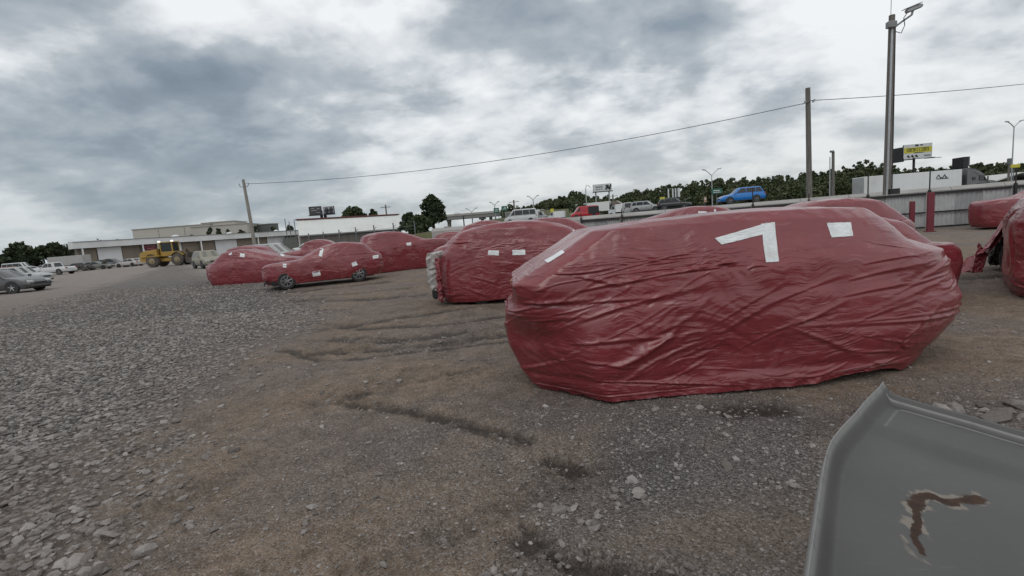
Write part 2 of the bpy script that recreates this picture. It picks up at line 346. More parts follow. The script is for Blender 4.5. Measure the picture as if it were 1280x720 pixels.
parts_.append(scatter(22000, (-22, -4), (11, 26), lambda x, y: dA(x, y) * .55, .03, .058, 1.5))
def dF(x, y):
    A, T, Fi, Mu, Z = ground_fields(x, y); cl_ = sst(gn(x * 1.3, y * 1.3, 31) + gn(x * 4, y * 4, 32) * .4, -.12, .42)
    return np.clip((.12 + .62 * Fi + .38 * cl_) * (1 - T * .55) * (1 - Mu * .5) * (1 - A), 0, 1)
parts_.append(scatter(62000, (-5.5, 6.2), (1.9, 8.6), dF, .005, .019, 2.6))
parts_.append(scatter(9000, (-5.5, 12), (2.0, 14), lambda x, y: dF(x, y) * .8, .016, .034, 3.0))
parts_.append(scatter(700, (-5.0, 5.5), (2.0, 10), lambda x, y: dF(x, y), .028, .055, 2.5))
for cx, cy, k, s0, s1, sp_ in ((.36, 2.72, 16, .02, .045, .13), (.62, 2.98, 7, .02, .05, .1), (1.5, 4.1, 10, .02, .05, .2), (-2.55, 2.62, 14, .03, .075, .25), (-.05, 2.25, 12, .02, .045, .2), (.3, 3.33, 4, .02, .03, .1), (3.75, 3.62, 9, .04, .12, .22), (-1.9, 5.5, 10, .02, .04, .25)):
    parts_.append((RNG.normal(cx, sp_, k), RNG.normal(cy, sp_ * .7, k), RNG.uniform(s0, s1, k)))
sx = np.concatenate([p_[0] for p_ in parts_]); sy = np.concatenate([p_[1] for p_ in parts_]); ss = np.concatenate([p_[2] for p_ in parts_])
clear = ~((sx > .2) & (sx < 4.3) & (sy > 4.75) & (sy < 6.2))      # nothing under the big wrapped car
sx, sy, ss = sx[clear], sy[clear], ss[clear]; sz = ground_fields(sx, sy)[4]
order = np.argsort(-ss / np.hypot(sx, sy)); sx, sy, ss, sz = sx[order], sy[order], ss[order], sz[order]
nst = len(sx)
def stone_mat():
    m_ = bpy.data.materials.new('limestone_gravel'); m_.use_nodes = True; q = NT(m_.node_tree); q.n.clear()
    P = q.new('ShaderNodeNewGeometry').outputs['Position']
    ri = q.new('ShaderNodeAttribute', attribute_name='tone').outputs['Fac']
    oi = q.new('ShaderNodeObjectInfo').outputs['Random']
    tone = q.m('FRACT', q.m('ADD', ri, q.m('MULTIPLY', oi, 1.0)))
    c = q.ramp(tone, [(0, (.15, .134, .125)), (.35, (.25, .228, .216)), (.7, (.33, .304, .29)), (.93, (.385, .358, .343)), (1, (.44, .415, .40))])
    c = q.mix(.6, c, q.ramp(q.noise(P, 45, 6, .7), [(.3, (.35, .33, .31)), (.7, (.95, .93, .9))]), 'MULTIPLY')
    dust = q.m('MULTIPLY', smooth(q, q.noise(P, 2.0, 5, .6), .4, .7), .45)
    c = q.mix(dust, c, (.14, .115, .095))
    bp = q.new('ShaderNodeBump', i_Strength=.5, i_Distance=.006, i_Height=q.noise(P, 120, 4, .65))
    p = q.new('ShaderNodeBsdfPrincipled', i_Base_Color=c, i_Roughness=.9, i_Normal=bp.outputs[0]); p.inputs['Specular IOR Level'].default_value = .3
    q.l.new(p.outputs[0], q.new('ShaderNodeOutputMaterial').inputs[0]); return m_
SM = stone_mat()
smesh = []
for i, v_ in enumerate(SHAPES):
    me = bpy.data.meshes.new('stone'); me.from_pydata([tuple(p_) for p_ in v_], [], [tuple(int(t) for t in f_) for f_ in ico_f]); me.materials.append(SM)
    at = me.attributes.new('tone', 'FLOAT', 'POINT'); at.data.foreach_set('value', np.full(12, i / 14, np.float32)); smesh.append(me)
NB = 300
for i in range(NB):
    o = link('stone', smesh[i % 14], ground); o.location = (sx[i], sy[i], sz[i] + ss[i] * .18)
    o.rotation_euler = (RNG.normal(0, .25), RNG.normal(0, .25), RNG.uniform(0, 6.28)); o.scale = (ss[i],) * 3
sx, sy, ss, sz = sx[NB:], sy[NB:], ss[NB:], sz[NB:]; k_ = len(sx)
sh = np.array(SHAPES)[RNG.integers(0, 14, k_)]
a1 = RNG.uniform(0, 6.28, k_); a2 = RNG.normal(0, .3, k_)
ca, sa, cb, sb = np.cos(a1)[:, None], np.sin(a1)[:, None], np.cos(a2)[:, None], np.sin(a2)[:, None]
X, Y, Z = sh[..., 0], sh[..., 1], sh[..., 2]
Y, Z = Y * cb - Z * sb, Y * sb + Z * cb; X, Y = X * ca - Y * sa, X * sa + Y * ca
VV = np.stack([X * ss[:, None] + sx[:, None], Y * ss[:, None] + sy[:, None], Z * ss[:, None] + (sz + ss * .12)[:, None]], 2)
FF = (np.arange(k_) * 12)[:, None, None] + ico_f[None]
tag(mesh_np('gravel', VV.reshape(-1, 3), FF.reshape(-1, 3), SM, shade=False, attrs={'tone': np.repeat(RNG.uniform(0, 1, k_), 12)}), kind='stuff')
print('stones', nst)

# ------------------------------------------------------------------ cars wrapped in red film
def film_mat(name, k=1.0):
    m_ = bpy.data.materials.new(name); m_.use_nodes = True; q = NT(m_.node_tree); q.n.clear()
    co = q.new('ShaderNodeTexCoord').outputs['Object']
    wv = q.noise(co, 1.1, 3, .5)
    warp = q.new('ShaderNodeVectorMath', operation='ADD', i_0=co, i_1=q.new('ShaderNodeCombineXYZ', i_2=q.m('MULTIPLY', q.m('SUBTRACT', wv, .5), .55)).outputs[0]).outputs[0]
    l1 = q.noise(q.mapping(warp, sc=(1.3, 1.8, 9)), 1.5, 4, .5, .25)
    l2 = q.noise(q.mapping(warp, (3, 1, 2), (0, R(14), 0), (2.2, 3, 20)), 1.6, 3, .5, .3)
    patch = smooth(q, q.noise(co, 1.7, 3, .5), .42, .66)
    h = q.m('ADD', q.m('MULTIPLY', l1, q.m('ADD', q.m('MULTIPLY', patch, 2.4), .5)), q.m('MULTIPLY', l2, q.m('ADD', q.m('MULTIPLY', patch, 1.1), .35)))
    h = q.m('ADD', h, q.m('MULTIPLY', q.noise(q.mapping(co, sc=(7, 7, 12)), 4, 3, .5), .12))
    h = q.m('MULTIPLY', h, k)
    bp = q.new('ShaderNodeBump', i_Strength=.6, i_Distance=.014, i_Height=h)
    base = q.ramp(q.noise(co, 1.4, 5, .6), [(.3, (.168, .0235, .030)), (.7, (.218, .031, .039))])
    # rubbed, whitened creases and dust of the yard
    base = q.mix(q.m('MULTIPLY', smooth(q, l2, .60, .70), .10), base, (.62, .36, .38))
    dust = smooth(q, q.noise(co, 2.3, 7, .65), .5, .72)
    base = q.mix(q.m('MULTIPLY', dust, .16), base, (.34, .16, .15))
    p = q.new('ShaderNodeBsdfPrincipled', i_Base_Color=base, i_Normal=bp.outputs[0])
    q.put(p.inputs['Roughness'], q.m('ADD', .24, q.m('MULTIPLY', dust, .22)))
    p.inputs['Specular IOR Level'].default_value = .72
    q.l.new(p.outputs[0], q.new('ShaderNodeOutputMaterial').inputs[0]); return m_
FILM = film_mat('red_shrink_film')
TAPE = mat('white_tape', (.74, .77, .78), .45, var=.10, sc=9, dirt=(.45, .40, .38), dirt_amt=.4, bump=.4, bsc=45)
TYRE = mat('tyre_rubber', (.022, .022, .023), .85, var=.3, dirt=(.12, .10, .085), dirt_amt=.5)
ALLOY = mat('wheel_alloy', (.26, .265, .27), .45, .7, dirt=(.2, .17, .15), dirt_amt=.3)
DARK = mat('dark_underbody', (.018, .018, .018), .8)

def profile(L, W, H, hood=.98, xh=1.1, xw=1.75, xr=None, xt=None, trunk=1.05, hem=.04, hemf=None, bulge=.03, nose=.0):
    """rows of (xf, zf, xr, zr, half width, bulge): the rings of a covered car from hem to roof"""
    xr = L - 1.2 if xr is None else xr; xt = L - .45 if xt is None else xt; hemf = hem if hemf is None else hemf; w_ = W / 2
    return [(.16, hemf, L - .16, hem, w_ * .95, 0), (.05, hemf + .16, L - .05, hem + .16, w_ * .985, 0), (0, .5, L, .5, w_ * 1.01, 0), (.02, hood - .26, L, trunk - .3, w_ * 1.01, 0),
            (.05, hood - .10, L - .03, trunk - .1, w_ * .985, .02), (.20 + nose, hood, L - .14, trunk, w_ * .95, .03),
            (xh * .6, hood + .05, (xt + L - .14) / 2, trunk + .02, w_ * .92, .02), (xh, hood + .10, xt, trunk + .05, w_ * .88, .0),
            (xw - .12, H - .13, xr + .13, H - .13, w_ * .74, bulge), (xw + .22, H - .03, xr - .18, H - .04, w_ * .60, bulge), (xw + .5, H, xr - .5, H, w_ * .02, bulge)]
def wrapped(name, label, loc, rz, rows, M=150, N=90, nf=3.2, nr=3.6, nft=None, amp=1.0, seed=0, folds=40, hand=(), wheels=(), group='cars wrapped in red film', arches=None, smoothing=.045, post=None, cham=None):
    root = thing(name, label, 'wrapped car', loc, R(rz), group)
    rows = np.array(rows, float); dl = np.maximum(np.hypot(np.diff(rows[:, 0]), np.diff(rows[:, 1])), np.hypot(np.diff(rows[:, 2]), np.diff(rows[:, 3])))
    dl = np.maximum(dl, np.abs(np.diff(rows[:, 4])) * .8); cum = np.concatenate([[0], np.cumsum(dl)]); tot = cum[-1]
    sden = np.linspace(0, tot, 500); den = np.stack([np.interp(sden, cum, rows[:, i]) for i in range(6)], 1)
    sg = max(1, int(smoothing / tot * 500)); ker = np.exp(-.5 * (np.arange(-3 * sg, 3 * sg + 1) / sg) ** 2); ker /= ker.sum()
    pad = np.concatenate([2 * den[:1] - den[3 * sg:0:-1], den, np.repeat(den[-1:], 3 * sg, 0)])
    den = np.stack([np.convolve(pad[:, i], ker, 'valid') for i in range(6)], 1)
    sv = np.linspace(0, tot, N); q = np.stack([np.interp(sv, sden, den[:, i]) for i in range(6)], 1)
    tt = np.linspace(0, 2 * np.pi, 2000, endpoint=False)
    def outline(nf_, a0, b0):
        if cham:
            n0, n1 = 500, 2400; e = 2 / nr; t1 = np.linspace(-np.pi / 2, np.pi / 2, n0)
            rx = a0 * np.sign(np.cos(t1)) * np.abs(np.cos(t1)) ** e; ry = b0 * np.sign(np.sin(t1)) * np.abs(np.sin(t1)) ** e
            cl_, cw = cham[:2] if nf_ == nf else cham[2:]
            px = np.concatenate([rx, [-a0 + cl_, -a0, -a0, -a0 + cl_]]); py = np.concatenate([ry, [b0, b0 * cw, -b0 * cw, -b0]])
            px = np.append(px, px[0]); py = np.append(py, py[0]); al = np.concatenate([[0], np.cumsum(np.hypot(np.diff(px), np.diff(py)))]); uu_ = np.linspace(0, al[-1], n1, endpoint=False); px = np.interp(uu_, al, px); py = np.interp(uu_, al, py)
            sg_ = max(1, int(.045 / al[-1] * n1)); kk = np.exp(-.5 * (np.arange(-3 * sg_, 3 * sg_ + 1) / sg_) ** 2); kk /= kk.sum()
            cv = lambda q_: np.convolve(np.concatenate([q_[-3 * sg_:], q_, q_[:3 * sg_]]), kk, 'valid'); px, py = cv(px), cv(py)
            px = np.append(px, px[0]); py = np.append(py, py[0]); al = np.concatenate([[0], np.cumsum(np.hypot(np.diff(px), np.diff(py)))]); us = np.linspace(0, al[-1], M, endpoint=False); return np.interp(us, al, px) / a0, np.interp(us, al, py) / b0, al[-1]
        e = np.where(np.cos(tt) < 0, 2 / nf_, 2 / nr)
        cx = np.sign(np.cos(tt)) * np.abs(np.cos(tt)) ** e; cy = np.sign(np.sin(tt)) * np.abs(np.sin(tt)) ** e
        px = np.append(cx, cx[0]) * a0; py = np.append(cy, cy[0]) * b0; al = np.concatenate([[0], np.cumsum(np.hypot(np.diff(px), np.diff(py)))])
        us = np.linspace(0, al[-1], M, endpoint=False); return np.interp(us, al, px) / a0, np.interp(us, al, py) / b0, al[-1]
    a0 = rows[2][2] / 2; b0 = rows[2][4]
    c1x, c1y, per = outline(nf, a0, b0); c2x, c2y, _p = outline(nft or nf, a0, b0); us = np.linspace(0, per, M, endpoint=False)
    wq = sst(q[:, 1], .55, 1.15)[:, None]; cx = c1x[None] * (1 - wq) + c2x[None] * wq; cy = c1y[None] * (1 - wq) + c2y[None] * wq
    xm = (q[:, 0] + q[:, 2]) / 2; ha = (q[:, 2] - q[:, 0]) / 2
    X = xm[:, None] + ha[:, None] * cx; Y = q[:, 4][:, None] * cy; t = (cx + 1) / 2
    Z = q[:, 1][:, None] + (q[:, 3] - q[:, 1])[:, None] * t + q[:, 5][:, None] * 4 * t * (1 - t)
    P = np.stack([X, Y, Z], 2)
    U = np.repeat(us[None], N, 0); V = np.repeat(sv[:, None], M, 1)
    def normals(P):
        du = np.roll(P, -1, 1) - np.roll(P, 1, 1); dv = np.gradient(P, axis=0); nn = np.cross(du, dv); nn /= np.linalg.norm(nn, axis=2, keepdims=True) + 1e-9; return nn
    NN = normals(P)
    # folds: broad slack, tension ridges along a wandering direction, single drawn creases, a ruffled hem
    U2 = U * 1.0; ang = .45 * gn(U * .55, V * .8, 40 + seed) * 1.6
    Ur = U2 * np.cos(ang) + V * np.sin(ang); Vr = -U2 * np.sin(ang) + V * np.cos(ang)
    low = 1 - sst(V, tot * .42, tot * .72)
    d = .026 * gn(U * .9, V * 1.5, 41 + seed) * (.35 + .65 * low) + .010 * gn(U * 2.2, V * 3.6, 42 + seed)
    m1 = sst(gn(U * .9 + 3, V * 1.4, 43 + seed), -.25, .30); m2 = sst(gn(U * 1.3 + 9, V * 1.8, 44 + seed), -.1, .4)
    d += (.016 * gn(Ur * .8, Vr * 4.2, 45 + seed) * m1 + .006 * gn(Ur * 1.6, Vr * 9.5, 46 + seed) * m2) * (.35 + .65 * low)
    rs = np.random.default_rng(100 + seed)
    def crease(u0, v0, u1, v1, am, wd, cur=0.0):
        out = np.zeros_like(U); mg = abs(cur) + 4 * wd; r0 = np.searchsorted(sv, min(v0, v1) - mg); r1 = np.searchsorted(sv, max(v0, v1) + mg)
        if r1 <= r0: return out
        Us, Vs = U[r0:r1], V[r0:r1]
        du, dv = u1 - u0, v1 - v0; ln = math.hypot(du, dv) + 1e-6
        uu = (Us - u0 + per / 2) % per - per / 2; vv = Vs - v0
        al_ = (uu * du + vv * dv) / ln; tp = np.clip(al_ / ln, 0, 1)
        pr = (-uu * dv + vv * du) / ln - cur * np.sin(tp * math.pi); w_ = wd * (.45 + .9 * tp)
        en = np.sin(np.clip(tp, 0, 1) ** .7 * math.pi) ** .8 * ((al_ > 0) & (al_ < ln))
        out[r0:r1] = am * en * (np.exp(-np.abs(pr / w_) ** 1.5) - .5 * np.exp(-((pr + 1.7 * w_) / (1.4 * w_)) ** 2)); return out
    # the film is tied at a few points: creases fan out from them, mostly along the car
    anch = [(rs.uniform(0, per), rs.uniform(.1, tot * .6)) for _ in range(max(4, folds // 9))]
    for k_ in range(folds):
        u0, v0 = anch[k_ % len(anch)]; of = rs.uniform(.02, .35); sg_ = 1 if rs.random() < .5 else -1
        u0 += of * sg_ + rs.normal(0, .15); v0 += rs.normal(0, .13); v0 = max(v0, .05)
        an = 1.3 * float(gn(np.array([u0 * .45]), np.array([v0 * .55]), 50 + seed)[0]) + rs.normal(0, .10) + (math.pi if sg_ < 0 else 0)
        ln = rs.uniform(.15, 1.1) ** 1.2; wd = rs.uniform(.007, .024) * (1 + 1.0 * (rs.random() < .18))
        d += crease(u0, v0, u0 + ln * math.cos(an), v0 + ln * math.sin(an), wd * rs.uniform(.35, 1.0), wd, rs.normal(0, .05))
    for _ in range(folds // 7):                      # puckers: short parallel creases gathered side by side
        u0, v0 = rs.uniform(0, per), rs.uniform(.08, tot * .66); an = 1.3 * float(gn(np.array([u0 * .45]), np.array([v0 * .55]), 50 + seed)[0]) + rs.normal(0, .2); k_ = rs.integers(4, 10); st = rs.uniform(.018, .036); wd = st * .33
        for j in range(k_):
            ou, ov = -math.sin(an) * st * j, math.cos(an) * st * j; ln = rs.uniform(.06, .20); sh_ = rs.normal(0, .03)
            d += crease(u0 + ou + sh_ * math.cos(an), v0 + ov + sh_ * math.sin(an), u0 + ou + ln * math.cos(an), v0 + ov + ln * math.sin(an), wd * rs.uniform(.4, 1.0), wd, rs.normal(0, .01))
    hemw = np.exp(-(V / .13) ** 2)
    d += hemw * (.022 * gn(U * 5, V * 2, 48 + seed) + .016 * gn(U * 12, V * 3, 49 + seed))
    for (hx, w0, dd) in (arches or ()):            # the film is drawn in round the wheels' bulge
        d += dd * np.exp(-(((P[..., 0] - hx) / w0) ** 2 + ((P[..., 2] - .42) / .3) ** 2))
    if hand: d += hand_folds(hand, P, U, V, per, tot, crease)
    d *= amp * (1 - .85 * sst(V, tot - .25, tot))
    P = P + NN * d[..., None]
    P[0:max(2, N // 40), :, 2] = np.where(P[0:max(2, N // 40), :, 2] < .012, .012, P[0:max(2, N // 40), :, 2])
    if post: P = post(P, U, V, per, tot)
    idx = np.arange((N - 1) * M); a = idx; b = (idx // M) * M + (idx % M + 1) % M
    Fq = np.stack([a, b, b + M, a + M], 1)
    Vt = P.reshape(-1, 3)
    o = mesh_np('film_cover', Vt, Fq, FILM, root)
    bvh = BVHTree.FromPolygons([tuple(p_) for p_ in Vt], [tuple(f_) for f_ in Fq.tolist()])
    mw = Matrix.Translation(Vector(loc)) @ Matrix.Rotation(R(rz), 4, 'Z')
    for (wx, wy, wr) in wheels: wheel(root, (wx, wy, wr), wr, 7 if wy < 0 else 0)
    return root, bvh, mw
def hand_folds(hand, P, U, V, per, tot, crease):
    """creases given on the near side by (x, z) ends, in metres"""
    near = P[..., 1] < .15; d = np.zeros(U.shape)
    flat = np.where(near.ravel())[0]; xz = P.reshape(-1, 3)[flat][:, [0, 2]]
    def uv(x, z):
        k = flat[np.argmin((xz[:, 0] - x) ** 2 + (xz[:, 1] - z) ** 2)]; return U.ravel()[k], V.ravel()[k]
    for (x0, z0, x1, z1, am, wd, cur) in hand:
        u0, v0 = uv(x0, z0); u1, v1 = uv(x1, z1); d += crease(u0, v0, u1, v1, am, wd, cur)
    return d
def wheel(root, c, r_, sp=7, side=-1, alloy=None):
    wd = r_ * .62; sgn = -1 if c[1] < 0 else 1
    b = MB(); b.lathe([(r_ * .62, -wd / 2), (r_ * .93, -wd / 2), (r_, -wd * .32), (r_, wd * .32), (r_ * .93, wd / 2), (r_ * .62, wd / 2)], c, 'Y', 24)
    t = b.build('wheel', TYRE, root, True)
    if sp:
        f = MB(); yo = sgn * (wd / 2 - .015)
        k = 24
        ring = lambda ra, h: [(c[0] + ra * math.cos(6.2832 * j / k), c[1] + h, c[2] + ra * math.sin(6.2832 * j / k)) for j in range(k)]
        f.loft([ring(r_ * .66, yo + sgn * .004), ring(r_ * .66, yo + sgn * .02), ring(r_ * .59, yo + sgn * .02), ring(r_ * .57, yo + sgn * .004)])
        for j in range(sp):
            q = 6.2832 * j / sp + .3
            f.tube([(c[0] + r_ * .1 * math.cos(q), c[1] + yo + sgn * .022, c[2] + r_ * .1 * math.sin(q)), (c[0] + r_ * .6 * math.cos(q), c[1] + yo + sgn * .014, c[2] + r_ * .6 * math.sin(q))], [r_ * .075, r_ * .055], 5)
        f.lathe([(r_ * .15, 0), (r_ * .13, sgn * .03)], (c[0], c[1] + yo, c[2]), 'Y', 12)
        f.build('rim', alloy or ALLOY, t, True)
        g = MB(); g.lathe([(r_ * .56, 0), (r_ * .55, sgn * .003)], (c[0], c[1] + yo - sgn * .004, c[2]), 'Y', 18); g.build('hub', DARK, t)
def tape(car, corners, lift=.005, nx=9, ny=4, rag=.004):
    """a strip of tape stuck on the film: corners are photo pixels traced back onto the cover's surface"""
    root, bvh, mw = car; inv = mw.inverted(); o = inv @ Vector(C0)
    def hit(px, py):
        dv = (inv.to_3x3() @ Vector(ray(px, py))).normalized(); h = bvh.ray_cast(o, dv)
        return h
    vs = []; ok = True; ins = []
    for j in range(ny + 1):
        for i in range(nx + 1):
            s_, t_ = i / nx, j / ny
            x = (corners[0][0] * (1 - s_) + corners[1][0] * s_) * (1 - t_) + (corners[3][0] * (1 - s_) + corners[2][0] * s_) * t_
            y = (corners[0][1] * (1 - s_) + corners[1][1] * s_) * (1 - t_) + (corners[3][1] * (1 - s_) + corners[2][1] * s_) * t_
            h = hit(x + random.gauss(0, rag * 40) * (i in (0, nx)), y + random.gauss(0, rag * 30) * (j in (0, ny)))
            if h[0] is None: ok = False; break
            nrm = h[1] if h[1].dot(o - h[0]) > 0 else -h[1]
            vs.append(h[0] + nrm * (lift + abs(random.gauss(0, .0016)) + (.006 * random.random() if i in (0, nx) and j in (0, ny) else 0))); ins.append(h[0] + nrm * .0005)
        if not ok: break
    if not ok: print('tape missed', root.name, corners); return
    w_ = nx + 1; fs = [(j * w_ + i, j * w_ + i + 1, (j + 1) * w_ + i + 1, (j + 1) * w_ + i) for j in range(ny) for i in range(nx)]
    b = MB(); b.add(vs, fs); bo = len(vs); b.v += [tuple(p_) for p_ in ins]
    edge = [i for i in range(w_)] + [j * w_ + nx for j in range(1, ny + 1)] + [ny * w_ + i for i in reversed(range(nx))] + [j * w_ for j in reversed(range(1, ny))]
    for k, e_ in enumerate(edge):
        e2 = edge[(k + 1) % len(edge)]; b.f.append((e_, e_ + bo, e2 + bo, e2))
    b.build('tape', TAPE, root, False)
def Q(cx, cy, w_, h_, rot=0):
    ca_, sa_ = math.cos(R(rot)), math.sin(R(rot))
    return [(cx + x * ca_ - y * sa_, cy + x * sa_ + y * ca_) for x, y in ((-w_ / 2, -h_ / 2), (w_ / 2, -h_ / 2), (w_ / 2, h_ / 2), (-w_ / 2, h_ / 2))]

# the big one in front
BIG = [(.20, .015, 4.22, .02, .93, 0), (.11, .10, 4.36, .13, .93, 0), (.02, .24, 4.50, .26, .93, 0), (-.08, .50, 4.67, .46, .95, 0), (-.10, .74, 4.76, .68, .94, 0), (-.08, .90, 4.68, .86, .925, 0), (.0, .98, 4.64, .97, .905, 0), (.02, 1.10, 4.60, 1.08, .90, 0), (.0, 1.18, 4.55, 1.17, .885, 0),
       (.40, 1.40, 4.20, 1.30, .83, .01), (.82, 1.645, 3.93, 1.54, .73, .03), (.98, 1.665, 3.80, 1.645, .62, .055), (1.55, 1.675, 3.4, 1.70, .02, .05)]
px2 = lambda px, py, Y=4.47: (D(px, py, Y)[0], D(px, py, Y)[2])
def H_(a, b, am, wd, cur=0.0): (x0, z0), (x1, z1) = px2(*a), px2(*b); return (x0, z0, x1, z1, am, wd, cur)
hand = [H_((738, 474), (930, 480), .020, .016, .01), H_((900, 482), (1130, 458), .022, .018, -.02), H_((655, 382), (745, 374), .03, .022, .0), H_((735, 378), (830, 372), .02, .02, .01),
        H_((985, 408), (860, 452), .026, .03, .0), H_((985, 408), (900, 398), .020, .02, .0), H_((985, 408), (1060, 372), .022, .025, .0), H_((985, 408), (1090, 452), .018, .03, .02), H_((985, 410), (960, 470), .012, .03, 0),
        H_((712, 432), (860, 420), .020, .02, .03), H_((716, 405), (900, 352), .022, .03, .05), H_((735, 395), (960, 380), .020, .025, -.04), H_((760, 360), (940, 330), .015, .02, .03),
        H_((716, 345), (790, 360), .016, .02, 0), H_((745, 345), (880, 312), .014, .018, .02), H_((720, 365), (850, 345), .018, .022, .03), H_((650, 410), (735, 395), .014, .018, .01),
        H_((800, 430), (806, 460), .014, .012, 0), H_((722, 450), (800, 458), .018, .02, .01), H_((700, 440), (715, 480), .014, .02, 0),
        H_((1060, 350), (1185, 330), .018, .02, .03), H_((1050, 370), (1180, 352), .016, .02, .03), H_((1080, 330), (1180, 318), .014, .018, .02), H_((1120, 430), (1190, 380), .020, .022, .03), H_((1090, 300), (1160, 312), .014, .016, .0),
        H_((1070, 400), (1160, 372), .012, .02, .02), H_((1110, 445), (1150, 412), .014, .02, 0), H_((960, 380), (1060, 342), .010, .015, .02), H_((870, 320), (970, 345), .010, .018, .02)]
for k in range(26):                                    # small puckers along the tucks and the hem seam
    x = 660 + k * 3.4; hand.append(H_((x, 372 + 5 * math.sin(k * 2.1)), (x + 5, 384), .012, .007, 0))
for k in range(34):
    x = 760 + k * 10.5; y = 478 - .018 * (x - 760); hand.append(H_((x, y - 5 + 3 * math.sin(k * 1.7)), (x + 9, y + 9), .010, .008, 0))
def big_post(P, U, V, per, tot):
    near = sst(-P[..., 1], .1, .6)
    # hem: lifted behind the rear wheel, a ledge where the film meets the sill and flares out to the ground
    lift = sst(P[..., 0], 2.7, 3.3) * (1 - sst(P[..., 0], 3.55, 3.9)) * np.exp(-(V / .16) ** 2) * near
    P[..., 2] += lift * .07
    tailup = sst(P[..., 0], 3.8, 4.4) * np.exp(-(V / .25) ** 2); P[..., 2] += tailup * .04
    led = np.exp(-((P[..., 2] - .20) / .045) ** 2) * near; P[..., 1] += led * .014 * (1 + 1.2 * gn(U * 2.2, V * 0, 78))
    fl = (1 - sst(P[..., 2], .02, .16)) * near * (1 - sst(P[..., 0], 3.1, 3.6)); P[..., 1] -= fl * (.0 + .05 * gn(U * 1.6, V * 0, 77) + .03 * gn(U * 6, V * 0, 79))
    # the body under the film: sills drawn in between the wheels, the edge of the sloping end
    mid = np.exp(-(((P[..., 0] - 2.2) / .75) ** 2 + ((P[..., 2] - .42) / .22) ** 2)) * near; P[..., 1] += mid * .05
    return P
big = wrapped('wrapped_car', 'large red wrapped car nearest the camera with white tape bent like a seven', (0, 5.35, 0), 0, BIG, M=640, N=300, nf=2.6, nr=3.0, amp=.8, seed=1, folds=230, nft=5.5, cham=(.72, .38, .24, .80), hand=hand, post=big_post, arches=((.85, .42, .03), (3.75, .42, .03)), smoothing=.022)
for q_ in ([(893, 298), (958, 279), (966, 290), (902, 306)], [(951, 280), (968, 278), (973, 327), (957, 328)], [(1033, 279), (1063, 278), (1066, 295), (1039, 297)], [(681, 326), (703, 313), (706, 316), (685, 329)]): tape(big, q_, nx=14, ny=6)
lm = mat('tan_orange', (.42, .20, .10), .35, var=.2)
for (px, py, r_) in ((644, 352, .062), (656, 342, .066)):  # two round tan-orange lumps fixed to the car's left end
    c = D(px, py, 5.9); b = MB(); lc = [c[0], c[1] - 5.35, c[2]]
    b.lathe([(.01, -.05), (r_ * .8, -.045), (r_, -.01), (r_ * .95, .02), (r_ * .6, .05)], lc, 'Y', 16); b.tube([(lc[0], lc[1] + .02, lc[2]), (lc[0] + .2, lc[1] + .05, lc[2] - .05)], .025); b.build('tan_lump', lm, big[0], True)

G1 = 'cars wrapped in red film'
# second: tall wagon behind it, crumpled pale bumper at its left end
W2 = [(.16, .08, 4.6, .16, .9, 0), (.05, .22, 4.7, .25, .92, 0), (.0, .55, 4.75, .5, .93, 0), (.02, .95, 4.7, .85, .93, 0), (.10, 1.20, 4.55, 1.02, .91, 0), (.34, 1.46, 3.9, 1.12, .86, .05), (.56, 1.70, 3.25, 1.62, .78, .06), (.95, 1.80, 2.95, 1.74, .62, .09), (1.4, 1.83, 2.6, 1.82, .02, .07)]
c2 = wrapped('wrapped_car', 'red wrapped wagon with a crumpled pale bumper showing at its left end', (-1.72, 11.92, 0), -2, W2, M=340, N=170, seed=9, folds=110, nf=4.5, amp=.85, arches=((.95, .45, .03),))
wheel(c2[0], (1.02, -.74, .31), .31, 5)
for q_ in (Q(617, 316, 13, 6, 3), Q(648.5, 315.5, 16, 6.5, -3)): tape(c2, q_)
for q_ in ([(683, 277), (700, 278), (701, 280), (684, 279)], [(701, 279), (716, 286), (716, 288.5), (700, 281)], [(716, 287), (727, 294), (726, 296), (716, 289)]): tape(c2, q_)
b = MB(); cr = mat('crumpled_white_plastic', (.40, .375, .36), .55, var=.25, sc=8, dirt=(.12, .09, .08), dirt_amt=.6, bump=.6, bsc=25)
rings = []
for i in range(15):
    z = .40 + .86 * i / 14; ring = []
    for j in range(24):
        q_ = 6.2832 * j / 24; f_ = .5 + .5 * abs(math.sin(q_)) ** .5
        ring.append((-.10 + .17 * math.copysign(abs(math.cos(q_)) ** .5, math.cos(q_)) * (1 - .3 * (abs(i - 7) / 7) ** 4) + random.gauss(0, .011), .66 * math.copysign(abs(math.sin(q_)) ** .5, math.sin(q_)) + random.gauss(0, .02), z + random.gauss(0, .012)))
    rings.append(ring)
b.loft(rings, True, True).build('bumper', cr, c2[0])
b = MB(); b.box((-.02, 0, .30), (.28, 1.25, .24), bev=.04).build('lower_grille', DARK, c2[0])
# gathered edge of the film around that end
b = MB()
for k in range(3):
    pts = [(.05 + random.gauss(0, .02) + .03 * k, -.86 - .025 * k + random.gauss(0, .015), .16 + 1.0 * i / 16) for i in range(17)]
    b.tube(pts, [.03 + .016 * abs(math.sin(i * 1.9 + k)) for i in range(17)], 7)
b.build('gathered_edge', FILM, c2[0], True)

